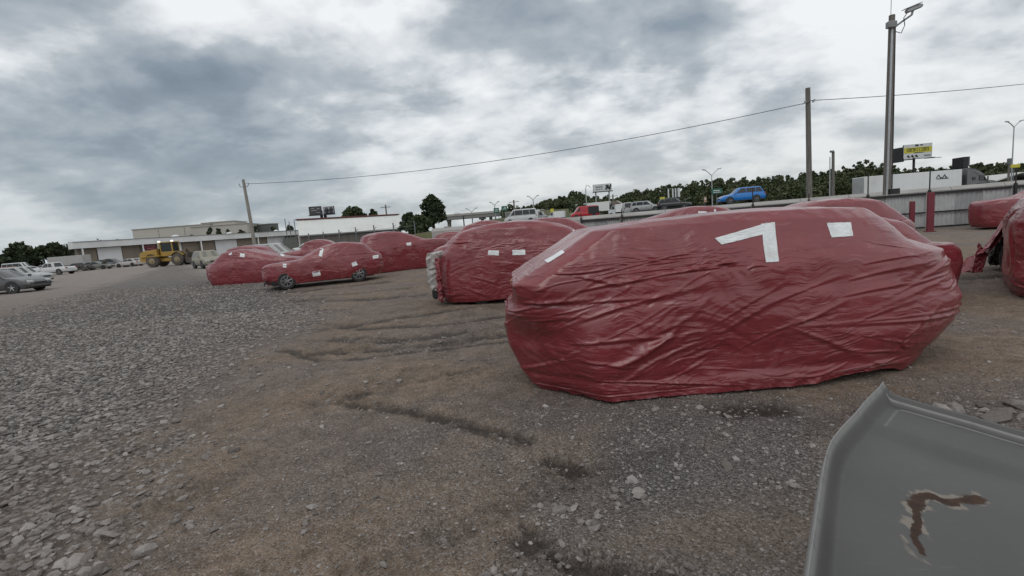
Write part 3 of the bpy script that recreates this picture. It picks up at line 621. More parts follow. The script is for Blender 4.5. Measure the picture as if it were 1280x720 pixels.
# third: low wagon on its wheels
c3 = wrapped('wrapped_car', 'low red wrapped car whose alloy wheels show below the film', (-9.92, 19.2, 0), 21, profile(4.72, 1.8, 1.64, hood=1.0, xh=1.35, xw=2.35, xr=3.95, xt=4.4, trunk=1.12, hem=.23, hemf=.20), M=260, N=120, seed=23, folds=80, wheels=((.92, -.765, .33), (3.62, -.765, .33), (.92, .80, .33), (3.62, .80, .33)))
for q_ in (Q(401.5, 315.5, 4, 10, 12), Q(356, 332, 4.5, 5, 8), Q(395.5, 342, 10, 6, -10), Q(443, 330, 6.5, 5, -20), Q(469.5, 321, 7, 4, -8), Q(468.5, 305.5, 2.5, 7, -45)): tape(c3, q_, nx=5, ny=3)
b = MB(); b.box((2.3, 0, .28), (3.9, 1.4, .2), bev=.03).build('underbody', DARK, c3[0])
b = MB(); [b.tube([(.08 + .05 * k, -.55 - .08 * k, .2 + .1 * k), (.12 + .06 * k, -.5 + .1 * k, .34), (.3, -.7, .3)], .025, 5) for k in range(3)]; b.build('torn_bumper', DARK, c3[0])
# fourth and the others of the rows behind
c4 = wrapped('wrapped_car', 'leftmost red wrapped car, resting on the gravel with small tape squares along its roof edge', (-14.95, 24.15, 0), -3, profile(4.7, 1.85, 1.67, hood=1.02, xh=.32, xw=.95, xr=2.5, xt=4.1, trunk=1.1, hem=.03), M=200, N=90, seed=31, folds=50)
for q_ in (Q(303, 319, 6, 4.5, 8), Q(288, 317.5, 4, 2.2, -25), Q(347, 316.8, 6, 2, 5), Q(353, 319, 5, 2, 20)): tape(c4, q_, nx=4, ny=2)
c4b = wrapped('wrapped_car', 'red wrapped car mostly hidden behind the leftmost one, roof and nose showing', (-16.75, 26.9, 0), -4, profile(4.6, 1.8, 1.84, hood=1.0, xh=.9, xw=1.5, xr=3.3, xt=4.1, trunk=1.05), M=140, N=60, seed=37, folds=30)
c4c = wrapped('wrapped_car', 'red wrapped car with a sloping tail between the low wagon and a tan pole', (-14.6, 31.0, 0), 8, profile(4.6, 1.8, 1.90, hood=1.25, xh=1.2, xw=1.7, xr=3.0, xt=4.2, trunk=1.0), M=140, N=60, seed=41, folds=40)
tape(c4c, Q(381, 307, 2, 5, -40), nx=3, ny=2)
c5 = wrapped('wrapped_car', 'tall red wrapped car set at an angle, hood sloping down to the right', (-7.75, 23.4, 0), 33, profile(5.2, 1.9, 1.97, hood=1.25, xh=.5, xw=.9, xr=2.75, xt=3.9, trunk=1.42, hem=.03), M=220, N=100, seed=53, folds=50)
for q_ in (Q(511, 305, 6, 3.5, -8), Q(532, 293, 7, 1.6, 15)): tape(c5, q_, nx=4, ny=2)
c6 = wrapped('wrapped_car', 'red wrapped car seen only as a roof strip below the dark trees', (-6.6, 34.0, 0), 2, profile(4.6, 1.8, 1.72), M=110, N=50, seed=61, folds=20)
c7 = wrapped('wrapped_car', 'red wrapped car rising behind the wagon with the pale bumper, tape on its roof corner', (-2.75, 17.2, 0), 4, profile(4.8, 1.9, 2.02, hood=1.2, xh=.5, xw=1.35, xr=2.6, xt=4.2, trunk=1.1), M=180, N=80, seed=67, folds=30)
tape(c7, [(617, 275), (619, 274.5), (629, 279), (627, 280.5)], nx=5, ny=2)
c8 = wrapped('wrapped_car', 'red wrapped car with white tape strips on its sloping roof by the sheet fence', (-.3, 20.6, 0), -3, profile(5.0, 1.9, 1.98, hood=1.2, xh=.6, xw=1.0, xr=2.9, xt=4.3, trunk=1.1), M=180, N=80, seed=71, folds=40)
for q_ in ([(700, 271), (716, 272), (716, 274), (701, 273)], [(722, 276), (731, 281.5), (730, 283.5), (721.5, 278.5)]): tape(c8, q_, nx=5, ny=2)
c9 = wrapped('wrapped_car', 'red wrapped pickup shape behind the nearest car with four white patches near its roof', (4.3, 18.2, 0), -4, profile(5.4, 1.95, 1.93, hood=1.45, xh=.5, xw=1.75, xr=3.6, xt=4.6, trunk=1.3), M=200, N=90, seed=79, folds=40)
for q_ in (Q(878, 265.5, 11, 2.6, 3), Q(894, 265, 2.4, 7, -12), Q(848, 274, 6, 4, -22), Q(839, 279.5, 7, 4, 2), Q(795, 279, 9, 1.6, -30)): tape(c9, q_, nx=4, ny=2)
c10 = wrapped('wrapped_car', 'red wrapped car whose domed roof shows over the nearest car below a tall pole', (5.6, 12.2, 0), -2, profile(4.3, 1.85, 1.78, hood=1.0, xh=1.0, xw=1.5, xr=3.4, xt=4.1, trunk=1.15), M=180, N=80, seed=83, folds=30)
c11 = wrapped('wrapped_car', 'red wrapped saloon with a boxy tail just right of the nearest car', (3.12, 8.5, 0), 0, profile(4.55, 1.75, 1.44, hood=.9, xh=1.1, xw=1.8, xr=3.45, xt=4.05, trunk=.88, hem=.03), M=200, N=90, seed=89, folds=40)
c12 = wrapped('wrapped_car', 'red wrapped saloon parked before the fence at the right edge, hood facing left', (20.35, 20.95, 0), -6, profile(4.9, 1.9, 1.72, hood=1.22, xh=1.7, xw=2.5, xr=3.9, xt=4.6, trunk=1.1, hem=.10), M=200, N=100, seed=97, folds=30)
tape(c12, [(1262, 239), (1278, 233.5), (1279, 236.5), (1264, 241)], nx=4, ny=2)
c13 = wrapped('wrapped_car', 'red wrapped car cut off by the right picture edge, its crumpled end standing upright', (8.05, 6.55, 0), 44, [(.18, .03, 4.3, .03, .82, 0), (.06, .16, 4.4, .2, .86, 0), (.0, .36, 4.5, .5, .88, 0), (.10, .60, 4.5, .9, .88, 0), (.06, .95, 4.4, 1.0, .88, 0), (.02, 1.2, 4.2, 1.1, .86, 0), (.06, 1.42, 3.9, 1.3, .8, 0), (.16, 1.54, 3.4, 1.5, .7, .02), (.4, 1.6, 3.2, 1.6, .02, .02)], M=260, N=140, seed=103, folds=120, amp=1.5, nf=3.4)
tape(c13, Q(1272, 247, 12, 3.5, -8), nx=4, ny=2)

# the torn one between them: shell lying open, dark engine bay
wk = thing('wrapped_car', 'torn open red wrapped wreck with its dark engine bay exposed, film trailing on the gravel', 'wrapped car', (10.0, 10.72, 0), R(-42), G1); wk.scale = (.46, 1, 1)
def sheet(name, f, nu, nv, parent, m_):
    uu, vv = np.meshgrid(np.linspace(0, 1, nu), np.linspace(0, 1, nv)); P = f(uu, vv); idx = np.arange((nu - 1) * (nv - 1)); a = (idx // (nu - 1)) * nu + idx % (nu - 1)
    V = P.reshape(-1, 3); Fq = np.stack([a, a + 1, a + nu + 1, a + nu], 1); o = mesh_np(name, V, Fq, m_, parent)
    md = o.modifiers.new('thickness', 'SOLIDIFY'); md.thickness = .012; return o
def trail(u, v):                                      # film trailing on the gravel at the left, its torn upper edge climbing to the roof
    x = -.45 + 3.2 * u; top = .05 + .10 * sst(u, 0, .1) + .18 * sst(u, .15, .32) + 1.22 * sst(u, .30, .86)
    low = np.where(u < .36, 0.02, .02 + (top - .28) * sst(u, .34, .46))
    z = low + v * (top - low); y = -.78 + .30 * v + .25 * sst(u, .3, .9)
    nz = gn(u * 9, v * 3, 60) * .07 + gn(u * 22, v * 6, 61) * .045 + gn(u * 50, v * 12, 62) * .02
    return np.stack([x, y + nz, np.maximum(z + nz * .8, .01)], 2)
sheet('film_cover', trail, 150, 50, wk, FILM)
def flap(u, v):                                       # a lifted strip along that edge
    x = .95 + 1.75 * u - .25 * (1 - v); z = .55 + 1.12 * sst(u, 0, .9) - .14 * (1 - v); y = -.86 + .15 * u + .30 * v
    nz = gn(u * 8, v * 4, 64) * .09 + gn(u * 21, v * 7, 65) * .04
    return np.stack([x + nz * .5, y + nz, z + nz], 2)
sheet('torn_flap', flap, 80, 24, wk, FILM)
def skirt(u, v):
    x = .55 + .35 * u + .20 * v; z = .02 + .62 * v - .25 * u * v; y = -.92 + .10 * u + .22 * v; nz = gn(u * 7, v * 7, 66) * .07 + gn(u * 19, v * 15, 67) * .03
    return np.stack([x + nz, y + nz, np.maximum(z + nz * .4, .01)], 2)
sheet('torn_flap', skirt, 50, 40, wk, FILM)
b = MB(); b.box((3.0, .35, .62), (2.0, 1.2, .9), bev=.2); b.box((3.4, .3, 1.2), (1.5, 1.1, .55), bev=.2); b.build('body', mat('dirty_red_paint', (.10, .018, .022), .5, dirt=(.05, .04, .035)), wk)
eng = mat('oily_engine', (.035, .036, .034), .55, .3, var=.5, dirt=(.10, .085, .06), dirt_amt=.5); b = MB()
for k in range(26):
    px_ = random.uniform(1.2, 2.5); p0 = Vector((px_, random.uniform(-.55, -.25), random.uniform(.12, .30 + .38 * (px_ - 1.0)))); p1 = p0 + Vector((random.uniform(-.35, .35), random.uniform(-.1, .1), random.uniform(-.25, .25)))
    b.tube([p0, (p0 + p1) / 2 + Vector((0, -.05, .06)), p1], random.uniform(.012, .05), 6)
for k in range(9): b.box((random.uniform(1.3, 2.3), random.uniform(-.45, -.2), random.uniform(.15, .65)), (random.uniform(.15, .4), .25, random.uniform(.1, .25)), rz=random.uniform(-.5, .5), ry=random.uniform(-.5, .5), bev=.02)
b.build('engine', eng, wk); b = MB(); b.loft([[(1.2, y, .12), (2.6, y, .12), (2.6, y, 1.25), (2.1, y, 1.05), (1.5, y, .62), (1.2, y, .38)] for y in (-.25, .35)], True, True).build('engine_bay', DARK, wk)
wheel(wk, (1.75, -.55, .3), .3, 0)


# ------------------------------------------------------------------ the highway bank, hill and roads beyond the fence
def Pd(px, py, dep): return C0 + ray(px, py) * dep          # a pixel at a distance along the view axis
def fenceY(x): return 23.2 + .2 * (22.3 - x)
def road_z(x): return 2.2 - 1.3 * sst(x, 34, 52)
def bank_z(x, y):
    x = np.asarray(x, float); y = np.asarray(y, float)
    z = road_z(x) * (.90 * sst(y - fenceY(x), 10.4, 12.5) + .10 * sst(y - fenceY(x), 13, 26)) * sst(x, -24, -4)
    z = z + 5.0 * sst(y, 135, 230) * sst(x, -20, 40) + 2.5 * sst(y, 120, 190) * (1 - sst(np.abs(x + 12), 25, 60))
    return z
bx_, by_ = np.meshgrid(np.linspace(-80, 330, 250), np.concatenate([np.linspace(10, 60, 90), np.linspace(64, 420, 60)]))
bz_ = bank_z(bx_, by_) - .25 * (1 - sst(bank_z(bx_, by_), 0, .3)); nu = bx_.shape[1]
ii = np.arange((bx_.shape[0] - 1) * (nu - 1)); a_ = (ii // (nu - 1)) * nu + ii % (nu - 1)
grassm = mat('rough_grass', (.085, .088, .042), .95, var=.5, sc=.25, dirt=(.16, .13, .09), dirt_amt=.6, bump=.6, bsc=6, spec=.2)
tag(mesh_np('highway_bank', np.stack([bx_.ravel(), by_.ravel(), bz_.ravel()], 1), np.stack([a_, a_ + 1, a_ + nu + 1, a_ + nu], 1), grassm), kind='structure')
bx_, by_ = np.meshgrid(np.linspace(-20, 330, 176), np.linspace(46, 118, 30)); bz_ = bank_z(bx_, by_) + .02; nu = bx_.shape[1]
ii = np.arange((bx_.shape[0] - 1) * (nu - 1)); a_ = (ii // (nu - 1)) * nu + ii % (nu - 1)
asph = mat('asphalt', (.10, .10, .10), .9, var=.2, sc=.6, bump=.3, bsc=40, spec=.3)
tag(mesh_np('highway', np.stack([bx_.ravel(), by_.ravel(), bz_.ravel()], 1), np.stack([a_, a_ + 1, a_ + nu + 1, a_ + nu], 1), asph), kind='structure')
conc = mat('pale_concrete', (.36, .35, .335), .85, var=.15, sc=.5, dirt=(.2, .18, .16), dirt_amt=.45)
bar = thing('road_barrier', 'low pale concrete barrier running along the highway above the sheet metal fence', 'barrier', (-6, fenceY(-6) + 10.2, 0), math.atan2(-.2, 1))
for i in range(40):
    b = MB(); b.loft([[(x, y, z) for y, z in ((-.3, 0), (.3, 0), (.3, 1.85), (.12, 2.08), (-.12, 2.08), (-.3, 1.85))] for x in (i * 3.0, i * 3.0 + 2.97)], True, True).build('barrier_block', conc, bar)

# ------------------------------------------------------------------ sheet metal fence
fen = thing('sheet_metal_fence', 'pale corrugated sheet metal fence with dark rails and posts along the yard', 'fence', (0, 0, 0))
fsheet = mat('galvanised_sheet', (.50, .51, .51), .5, .2, var=.14, sc=1.2, dirt=(.22, .18, .15), dirt_amt=.35)
fsheet2 = mat('galvanised_sheet_dull', (.38, .39, .395), .55, .2, var=.16, sc=1.2, dirt=(.2, .16, .13), dirt_amt=.4)
frail = mat('dark_steel', (.03, .03, .032), .6, .3, var=.3, dirt=(.09, .06, .045), dirt_amt=.3)
fdir = Vector((1, -.2, 0)).normalized(); fang = math.atan2(fdir.y, fdir.x)
px_posts = [4.1, 6.25, 9.5, 12.72, 15.3, 17.9, 20.5, 23.95, 26.9, 29.8, 32.7]
def sheet_mesh(wd_, h_):
    b = MB(); k = 24; top = [(x / k * wd_ - wd_ / 2, .018 * (1 if (x // 2) % 2 else -1)) for x in range(k + 1)]
    b.loft([[(x, y, 0) for x, y in top], [(x, y, h_) for x, y in top]], closed=False); b.loft([[(x, y + .004, 0) for x, y in top], [(x, y + .004, h_) for x, y in top]], closed=False); return b
first = {}
for p0, p1 in zip(px_posts[:-1], px_posts[1:]):
    a = Vector((p0, fenceY(p0), 0)); c = Vector((p1, fenceY(p1), 0)); ln = (c - a).length
    for r0, m_, z_, h_ in ((0, 0, 1.72, .10), (1, 0, .82, .07), (2, 0, .10, .08)):
        b = MB(); mid = (a + c) / 2; b.box((mid.x - .03, mid.y - .075, z_), (ln - .14, .05, h_), rz=fang).build('rail', frail, fen)
    ns = 3; wd_ = (ln - .02) / ns
    for i in range(ns):
        k_ = round(wd_, 2)
        m_ = fsheet2 if random.random() < .3 else fsheet
        if (k_, m_) not in first: first[(k_, m_)] = sheet_mesh(wd_, 1.74).build('panel', m_, fen); o = first[(k_, m_)]
        else: o = first[(k_, m_)].copy(); COL.objects.link(o)
        p_ = a + (c - a) * ((i + .5) / ns); o.location = (p_.x, p_.y + random.gauss(0, .012), .05); o.rotation_euler = (0, 0, fang)
    cap = MB(); mid = (a + c) / 2; cap.box((mid.x, mid.y, 1.815), (ln, .13, .04), rz=fang).build('coping', conc, fen)
for i, p0 in enumerate(px_posts):
    h_ = (2.15, 2.2, 2.15, 2.75, 2.2, 2.95, 2.85, 2.6, 2.6, 2.6, 2.6)[i]; b = MB()
    b.box((p0, fenceY(p0) - .15, .95), (.10, .10, 1.9), rz=fang); b.tube([(p0, fenceY(p0) - .15, 1.9), (p0, fenceY(p0) - .15, h_)], .028, 8); b.build('post', frail, fen)
redp = mat('red_painted_steel', (.16, .022, .035), .55, var=.2, dirt=(.08, .04, .03))
for px, dep, wd_, h_, lb in ((1163, 21.8, .26, 1.78, 'wide dark red post standing right of the boxy wrapped saloon, before the fence'), (1140, 23.2, .20, 1.42, 'short narrow dark red post behind the domed wrapped roof, before the fence')):
    p_ = Pd(px, 268, dep); t = thing('red_post', lb, 'post', (p_[0], p_[1], 0), fang, 'dark red posts before the fence'); b = MB(); b.box((0, 0, h_ / 2), (wd_, .12, h_), bev=.012).build('shaft', redp, t); b = MB(); b.box((0, 0, .02), (wd_ + .12, .26, .04), bev=.008).build('base_plate', redp, t)

# ------------------------------------------------------------------ poles, wire, lamps, signs
wood = mat('weathered_pole_wood', (.26, .24, .215), .9, var=.3, sc=2.5, stretch=(6, 6, .5), bump=.5, bsc=12); woodd = mat('dark_pole_wood', (.15, .138, .125), .9, var=.35, sc=2.5, stretch=(6, 6, .5), bump=.5, bsc=12)
gal = mat('galvanised_steel', (.42, .43, .44), .45, .7, var=.15); dst = mat('grey_steel', (.16, .165, .17), .5, .5, var=.2)
def pole_xy(px, py, Y): p_ = D(px, py, Y); return p_[0], p_[1]
# left pole
x, y = pole_xy(318, 300, 50); top1 = D(308, 224, 50)[2]
t = thing('utility_pole', 'slim grey pole with two small hooked arms at its top, left in the yard', 'pole', (x, y, 0))
MB().tube([(0, 0, 0), (-.1, 0, top1 / 2), (-.24, 0, top1)], [.19, .165, .13], 12).build('shaft', wood, t, True)
for s in (-1, 1): MB().tube([(-.24, 0, top1 - .75), (-.24 + s * .35, 0, top1 - .72), (-.24 + s * .48, 0, top1 - .52), (-.24 + s * .46, 0, top1 - .38)], .035, 6).build('arm', dst, t, True)
Lw = Vector((x - .24 + .15, y, top1 - .45))
# centre pole
x, y = pole_xy(1012, 248, 34); top2 = D(1010, 110, 34)[2]
t = thing('utility_pole', 'bare wooden pole carrying the wire, behind the fence, mid right', 'pole', (x, y, 0))
MB().tube([(0, 0, 0), (-.05, 0, top2 / 2), (-.12, 0, top2)], [.20, .17, .15], 14).build('shaft', woodd, t, True)
b = MB(); b.tube([(-.55, -.05, top2 - 1.05), (-.1, -.2, top2 - .9), (.35, -.05, top2 - .8)], .03, 6).build('bracket', dst, t, True)
for s in (-1, 1): MB().lathe([(.05, 0), (.09, .03), (.06, .07), (.09, .11), (.03, .15)], (-.12 + s * .28, -.16, top2 - 1.0), 'Z', 10).build('insulator', mat('porcelain', (.4, .4, .38), .3), t, True)
Cw = Vector((x - .4, y - .05, top2 - 1.0)); Cw2 = Vector((x + .2, y - .05, top2 - .85))
wirem = mat('black_wire', (.05, .05, .055), .7)
def sag(a, c, dz, k=28): return [a.lerp(c, i / k) - Vector((0, 0, dz * 4 * (i / k) * (1 - i / k))) for i in range(k + 1)]
o = MB().tube(sag(Lw, Cw, 1.05), .022, 6).build('wire', wirem); tag(o, 'long sagging black wire strung from the left pole to the bare wooden pole', 'wire')
ew = D(1420, 88, 40); o = MB().tube(sag(Cw2, Vector(ew), .25), .022, 6).build('wire', wirem); tag(o, 'black wire running from the bare wooden pole out over the right edge', 'wire')
x2, y2 = ew[0], ew[1]; t = thing('utility_pole', 'wooden pole beyond the right edge holding the end of the wire', 'pole', (x2, y2, 0)); MB().tube([(0, 0, 0), (0, 0, ew[2] + .8)], [.22, .18], 12).build('shaft', woodd, t, True)
# tall camera pole
x, y = pole_xy(1108, 245, 25.5); top3 = D(1115, 19, 25.5)[2]; lean = D(1115, 19, 25.5)[0] - x
t = thing('camera_pole', 'tall dark pole with pale conduit, a surveillance camera and whip antenna on top', 'pole', (x, y, 0))
MB().tube([(0, 0, 0), (lean * .5, 0, top3 * .5), (lean, 0, top3)], [.19, .16, .135], 14).build('shaft', woodd, t, True)
MB().tube([(-.13, -.17, .2), (lean * .5 - .1, -.15, top3 * .5), (lean - .08, -.13, top3 - .5)], .05, 8).build('conduit', gal, t, True)
MB().tube([(.17, -.14, .2), (lean * .5 + .14, -.12, top3 * .5), (lean + .1, -.1, top3 - .6)], .028, 8).build('cable', frail, t, True)
b = MB(); b.box((lean - .18, -.2, top3 - .52), (.42, .26, .32), bev=.03).build('junction_box', mat('grey_box', (.22, .225, .23), .5), t)
MB().tube([(lean - .06, 0, top3), (lean - .04, 0, top3 + 1.8)], .014, 6).build('antenna', dst, t)
MB().tube([(lean + .05, -.12, top3 - .62), (lean + .35, -.14, top3 - .42), (lean + .85, -.18, top3 - .12)], .045, 8).build('arm', dst, t, True)
b = MB(); b.box((lean + .92, -.2, top3 + .16), (.80, .2, .19), ry=-.30, bev=.04); b.box((lean + .84, -.2, top3 + .27), (.9, .26, .03), ry=-.30, bev=.01); b.tube([(lean + .85, -.18, top3 - .12), (lean + .9, -.19, top3 + .1)], .05, 8)
cm = b.build('camera_housing', mat('camera_shell', (.30, .305, .31), .45), t, True); MB().lathe([(.07, 0), (.075, .05)], (lean + 1.33, -.2, top3 + .29), 'Y', 10).build('lens', DARK, cm)
MB().tube([(lean + .1, -.15, top3 - .85), (lean + .32, -.2, top3 - .95), (lean + .48, -.22, top3 - .6), (lean + .42, -.22, top3 - .25), (lean + .6, -.22, top3 + .0)], .02, 6).build('hanging_cable', frail, t, True)
b = MB(); b.box((.22, -.22, 1.95), (.5, .2, .35), bev=.02).build('meter_box', frail, t)
# mid-distance post pair
x, y = pole_xy(1040, 243, 62); h3 = D(1040, 190, 62)[2]; zb = float(bank_z(x, y))
t = thing('utility_pole', 'short wooden pole with a thin pale mast beside it, left of the camera pole', 'pole', (x, y, zb))
MB().tube([(.12, 0, 0), (.12, 0, h3 - zb)], [.19, .16], 10).build('shaft', woodd, t, True); MB().tube([(-.35, -.1, 0), (-.35, -.1, h3 - zb - .6)], .06, 8).build('mast', gal, t, True); b = MB(); b.box((-.1, -.1, h3 - zb + .05), (.5, .2, .25), bev=.03).build('fitting', dst, t)
def ylamp(px, py, dep, ytop, sp_px, label):
    p_ = Pd(px, py, dep); z1 = Pd(px, ytop, dep)[2]; zb = max(0, float(bank_z(p_[0], p_[1]))); s_ = sp_px / F_PX * dep
    t = thing('street_lamp', label, 'street lamp', (p_[0], p_[1], zb), 0, 'two armed highway lamps'); hz_ = z1 - zb; rr = max(.09, dep * .0011)
    MB().tube([(0, 0, 0), (0, 0, hz_ - s_ * .75)], [rr * 1.2, rr * .8], 8).build('shaft', gal, t, True)
    for s in (-1, 1):
        a_ = MB().tube([(0, 0, hz_ - s_ * .8), (s * s_ * .5, 0, hz_ - s_ * .3), (s * s_ * .82, 0, hz_ - .1)], rr * .7, 6).build('arm', gal, t, True)
        b = MB(); b.box((s * s_ * 1.0, 0, hz_), (s_ * .5, rr * 3, rr * 1.6), ry=-s * .18, bev=rr * .3).build('lamp_head', gal, a_)
ylamp(1264, 228, 75, 153, 9, 'large two armed highway lamp at the right edge beside the pale roof')
ylamp(890.5, 256, 105, 212, 9.5, 'two armed highway lamp rising left of the blue car')
ylamp(668, 272, 190, 245, 6, 'small two armed lamp in front of the low end of the wood')
ylamp(619.5, 272, 230, 252.5, 5, 'tiny two armed lamp above the left green road sign')
ylamp(590, 270, 262, 260.5, 6, 'faint two armed lamp standing on the flyover')
p_ = Pd(733.5, 262, 150); zb = float(bank_z(p_[0], p_[1])); t = thing('street_lamp', 'single armed lamp curving toward the white billboard on two legs', 'street lamp', (p_[0], p_[1], zb)); h_ = Pd(733, 232, 150)[2] - zb
MB().tube([(0, 0, 0), (0, 0, h_ - 1.0)], [.2, .14], 8).build('shaft', gal, t, True); MB().tube([(0, 0, h_ - 1), (.3, 0, h_), (1.0, 0, h_ - .15), (1.6, 0, h_ - .8)], .09, 6).build('arm', gal, t, True)
def cross_pole(px, py, dep, ytop, label, w_=1.0):
    p_ = Pd(px, py, dep); zb = max(0, float(bank_z(p_[0], p_[1]))); h_ = Pd(px, ytop, dep)[2] - zb; t = thing('utility_pole', label, 'pole', (p_[0], p_[1], zb))
    MB().tube([(0, 0, 0), (0, 0, h_)], [.22 * w_, .18 * w_], 8).build('shaft', woodd, t, True); MB().box((0, -.22 * w_, h_ - .7), (2.6 * w_, .14, .18)).build('crossarm', woodd, t)
cross_pole(485, 285, 140, 256, 'distant wooden pole with crossarm above the white roof', 1.1)
cross_pole(644, 275, 170, 250, 'distant wooden pole with crossarm right of the green road signs', 1.4)
cross_pole(767, 262, 190, 243, 'distant wooden pole with crossarm just right of the white billboard', 1.4)
white = mat('white_paint', (.62, .63, .63), .5, var=.08, sc=1, dirt=(.35, .33, .3), dirt_amt=.25); black = mat('black_paint', (.02, .02, .022), .5)
green = mat('sign_green', (.018, .12, .085), .45); yellow = mat('sign_yellow', (.55, .50, .05), .5, var=.1)
def sign(name, label, cat, px, py, dep, w_px, h_px, m_, legs=1, marks=(), rz=0.0, ybase=None, group=None, mm=None):
    p_ = Pd(px, py, dep); k = dep / F_PX; zb = max(0.0, float(bank_z(p_[0], p_[1]))); w_, h_ = w_px * k, h_px * k
    t = thing(name, label, cat, (p_[0], p_[1], zb), rz, group); zc = p_[2] - zb
    MB().box((0, 0, zc), (w_, .18, h_), bev=.02).build('panel', m_, t)
    for i in range(legs):
        lx = 0 if legs == 1 else (-.38 + .76 * i / (legs - 1)) * w_
        MB().tube([(lx, .16, 0), (lx, .16, zc)], max(.06, .0006 * dep), 8).build('leg', dst, t, True)
    mk = MB()
    for (mx, mz, mw, mh) in marks: MB().box((mx * w_, -.105, zc + mz * h_), (mw * w_, .03, mh * h_)).build('lettering', mm or white, t)
    return t
sign('road_sign', 'left green road sign of the pair near the flyover', 'road sign', 620.5, 263, 150, 6.6, 6, green, 2, ((0, .15, .5, .14), (0, -.15, .6, .12)), group='green motorway signs near the flyover')
sign('road_sign', 'right green road sign of the pair near the flyover with a raised exit tab', 'road sign', 630.5, 260.5, 150, 7.2, 6, green, 2, ((.1, .2, .35, .14), (0, -.1, .6, .12)), group='green motorway signs near the flyover')
sign('road_sign', 'wide green road sign hung beside the lamp left of the blue car', 'road sign', 896, 239, 104, 13, 6.5, green, 1, ((-.05, .12, .6, .16), (0, -.2, .7, .12)))
sign('road_sign', 'small yellow sign above the black damaged car', 'road sign', 828, 248.5, 100, 6, 4, yellow, 1)
sign('road_sign', 'small orange and white sign left of the highway lamp', 'road sign', 881.5, 249.5, 100, 3, 7, mat('faded_orange', (.40, .25, .17), .6), 1, ((0, .1, .6, .3),))
sign('road_sign', 'yellow sign on a pole at the right edge under the large lamp', 'road sign', 1269, 207.5, 74, 11, 4.2, yellow, 1)
sign('road_sign', 'yellow and white sign beside the small white utility truck', 'road sign', 690, 263, 118, 4, 4, yellow, 1)
for i, (px, w_, h_) in enumerate(((835.5, 1.4, 11), (841, 1.4, 11), (844.5, 1.4, 11), (848.5, 2.8, 11))):
    p_ = Pd(px, 241.5 - i * .3, 110); k = 110 / F_PX; zb = float(bank_z(p_[0], p_[1])); t = thing('pylon', ('leftmost', 'second', 'third', 'widest and rightmost')[i] + ' of four pale upright pylons in front of the dark wood', 'pylon', (p_[0], p_[1], zb), 0, 'pale pylons before the wood')
    MB().box((0, 0, p_[2] - zb), (w_ * k, .25, h_ * k), bev=.03).build('panel', white, t); MB().tube([(0, .1, 0), (0, .1, p_[2] - zb)], .12, 8).build('shaft', dst, t)
# billboards
def billboard(label, px0, px1, yt0, yb0, dep, rz, legs, face, build_face, ytop_leg=None):
    c = Pd((px0 + px1) / 2, (yt0 + yb0) / 2, dep); k = dep / F_PX; w_ = (px1 - px0) * k; h_ = (yb0 - yt0) * k; zb = max(0.0, float(bank_z(c[0], c[1])))
    t = thing('billboard', label, 'billboard', (c[0], c[1], zb), rz); zc = c[2] - zb
    MB().box((0, .5, zc), (w_, .5, h_), bev=.05).build('backing', black, t)
    MB().box((0, .2, zc), (w_ * .985, .1, h_ * .97)).build('panel', face, t)
    MB().box((0, -.1, zc - h_ * .56), (w_ * 1.08, 1.6, .2)).build('catwalk', black, t)
    for lx in legs: MB().tube([(lx * w_, .7, 0), (lx * w_, .7, zc)], .45 if len(legs) == 1 else .25, 10).build('leg', black if len(legs) == 1 else gal, t, True)
    build_face(t, w_, h_, zc); return t
blk = lambda t, m_, x, z, w_, h_, nm='lettering': MB().box((x, .13, z), (w_, .05, h_)).build(nm, m_, t)
def face_y(t, w_, h_, zc):
    MB().box((0, .14, zc + .07 * h_), (w_ * .965, .035, h_ * .40)).build('yellow_band', yellow, t)
    x = -.36
    for grp in (6, 1, 1, 5):                     # a line of heavy dark capitals in groups, too far off to read
        for i in range(grp):
            b = MB(); q_ = .045 * w_; z = zc + .10 * h_
            b.box((x * w_ - q_ * .35, .10, z), (q_ * .28, .04, h_ * .24)); b.box((x * w_, .10, z + h_ * .1), (q_ * .8, .038, h_ * .05))
            if i % 2 == 0: b.box((x * w_, .10, z - h_ * .1), (q_ * .8, .038, h_ * .05))
            if i % 3: b.box((x * w_ + q_ * .28, .10, z), (q_ * .24, .036, h_ * .24))
            b.build('lettering', mat('ink_olive', (.05, .05, .02), .6), t)['kind'] = 'stuff'; x += .052
        x += .03
    blk(t, black, .03 * w_, zc - .12 * h_, .34 * w_, .05 * h_)
    blk(t, black, -.04 * w_, zc + .40 * h_, .11 * w_, .13 * h_, 'emblem'); blk(t, black, .12 * w_, zc + .41 * h_, .09 * w_, .08 * h_, 'emblem')
    for x in (-.32, -.18, -.04): MB().tube([(x * w_ - .4, .12, zc - .28 * h_), (x * w_, .12, zc - .38 * h_), (x * w_ + .5, .12, zc - .42 * h_)], [.35, .3, .12], 6).build('emblem', black, t, True)
    blk(t, dst, .33 * w_, zc - .36 * h_, .22 * w_, .08 * h_)
yb = billboard('big billboard with a yellow lettered band on a single dark column behind the lorry', 1131, 1164.5, 180, 197, 200, R(-6), (-.1,), white, face_y)
b = MB(); b.box((-6.1, 2.6, Pd(1145, 190, 200)[2] - yb.location.z - .5), (.6, 4.5, 6.0), rz=.35).build('rear_panel', black, yb)
for sx_ in (-1, 1): MB().tube([(sx_ * 2, -.6, Pd(1145, 199, 200)[2] - yb.location.z), (sx_ * 8.5, -.8, Pd(1145, 199.3, 200)[2] - yb.location.z)], .12, 6).build('arm', black, yb)
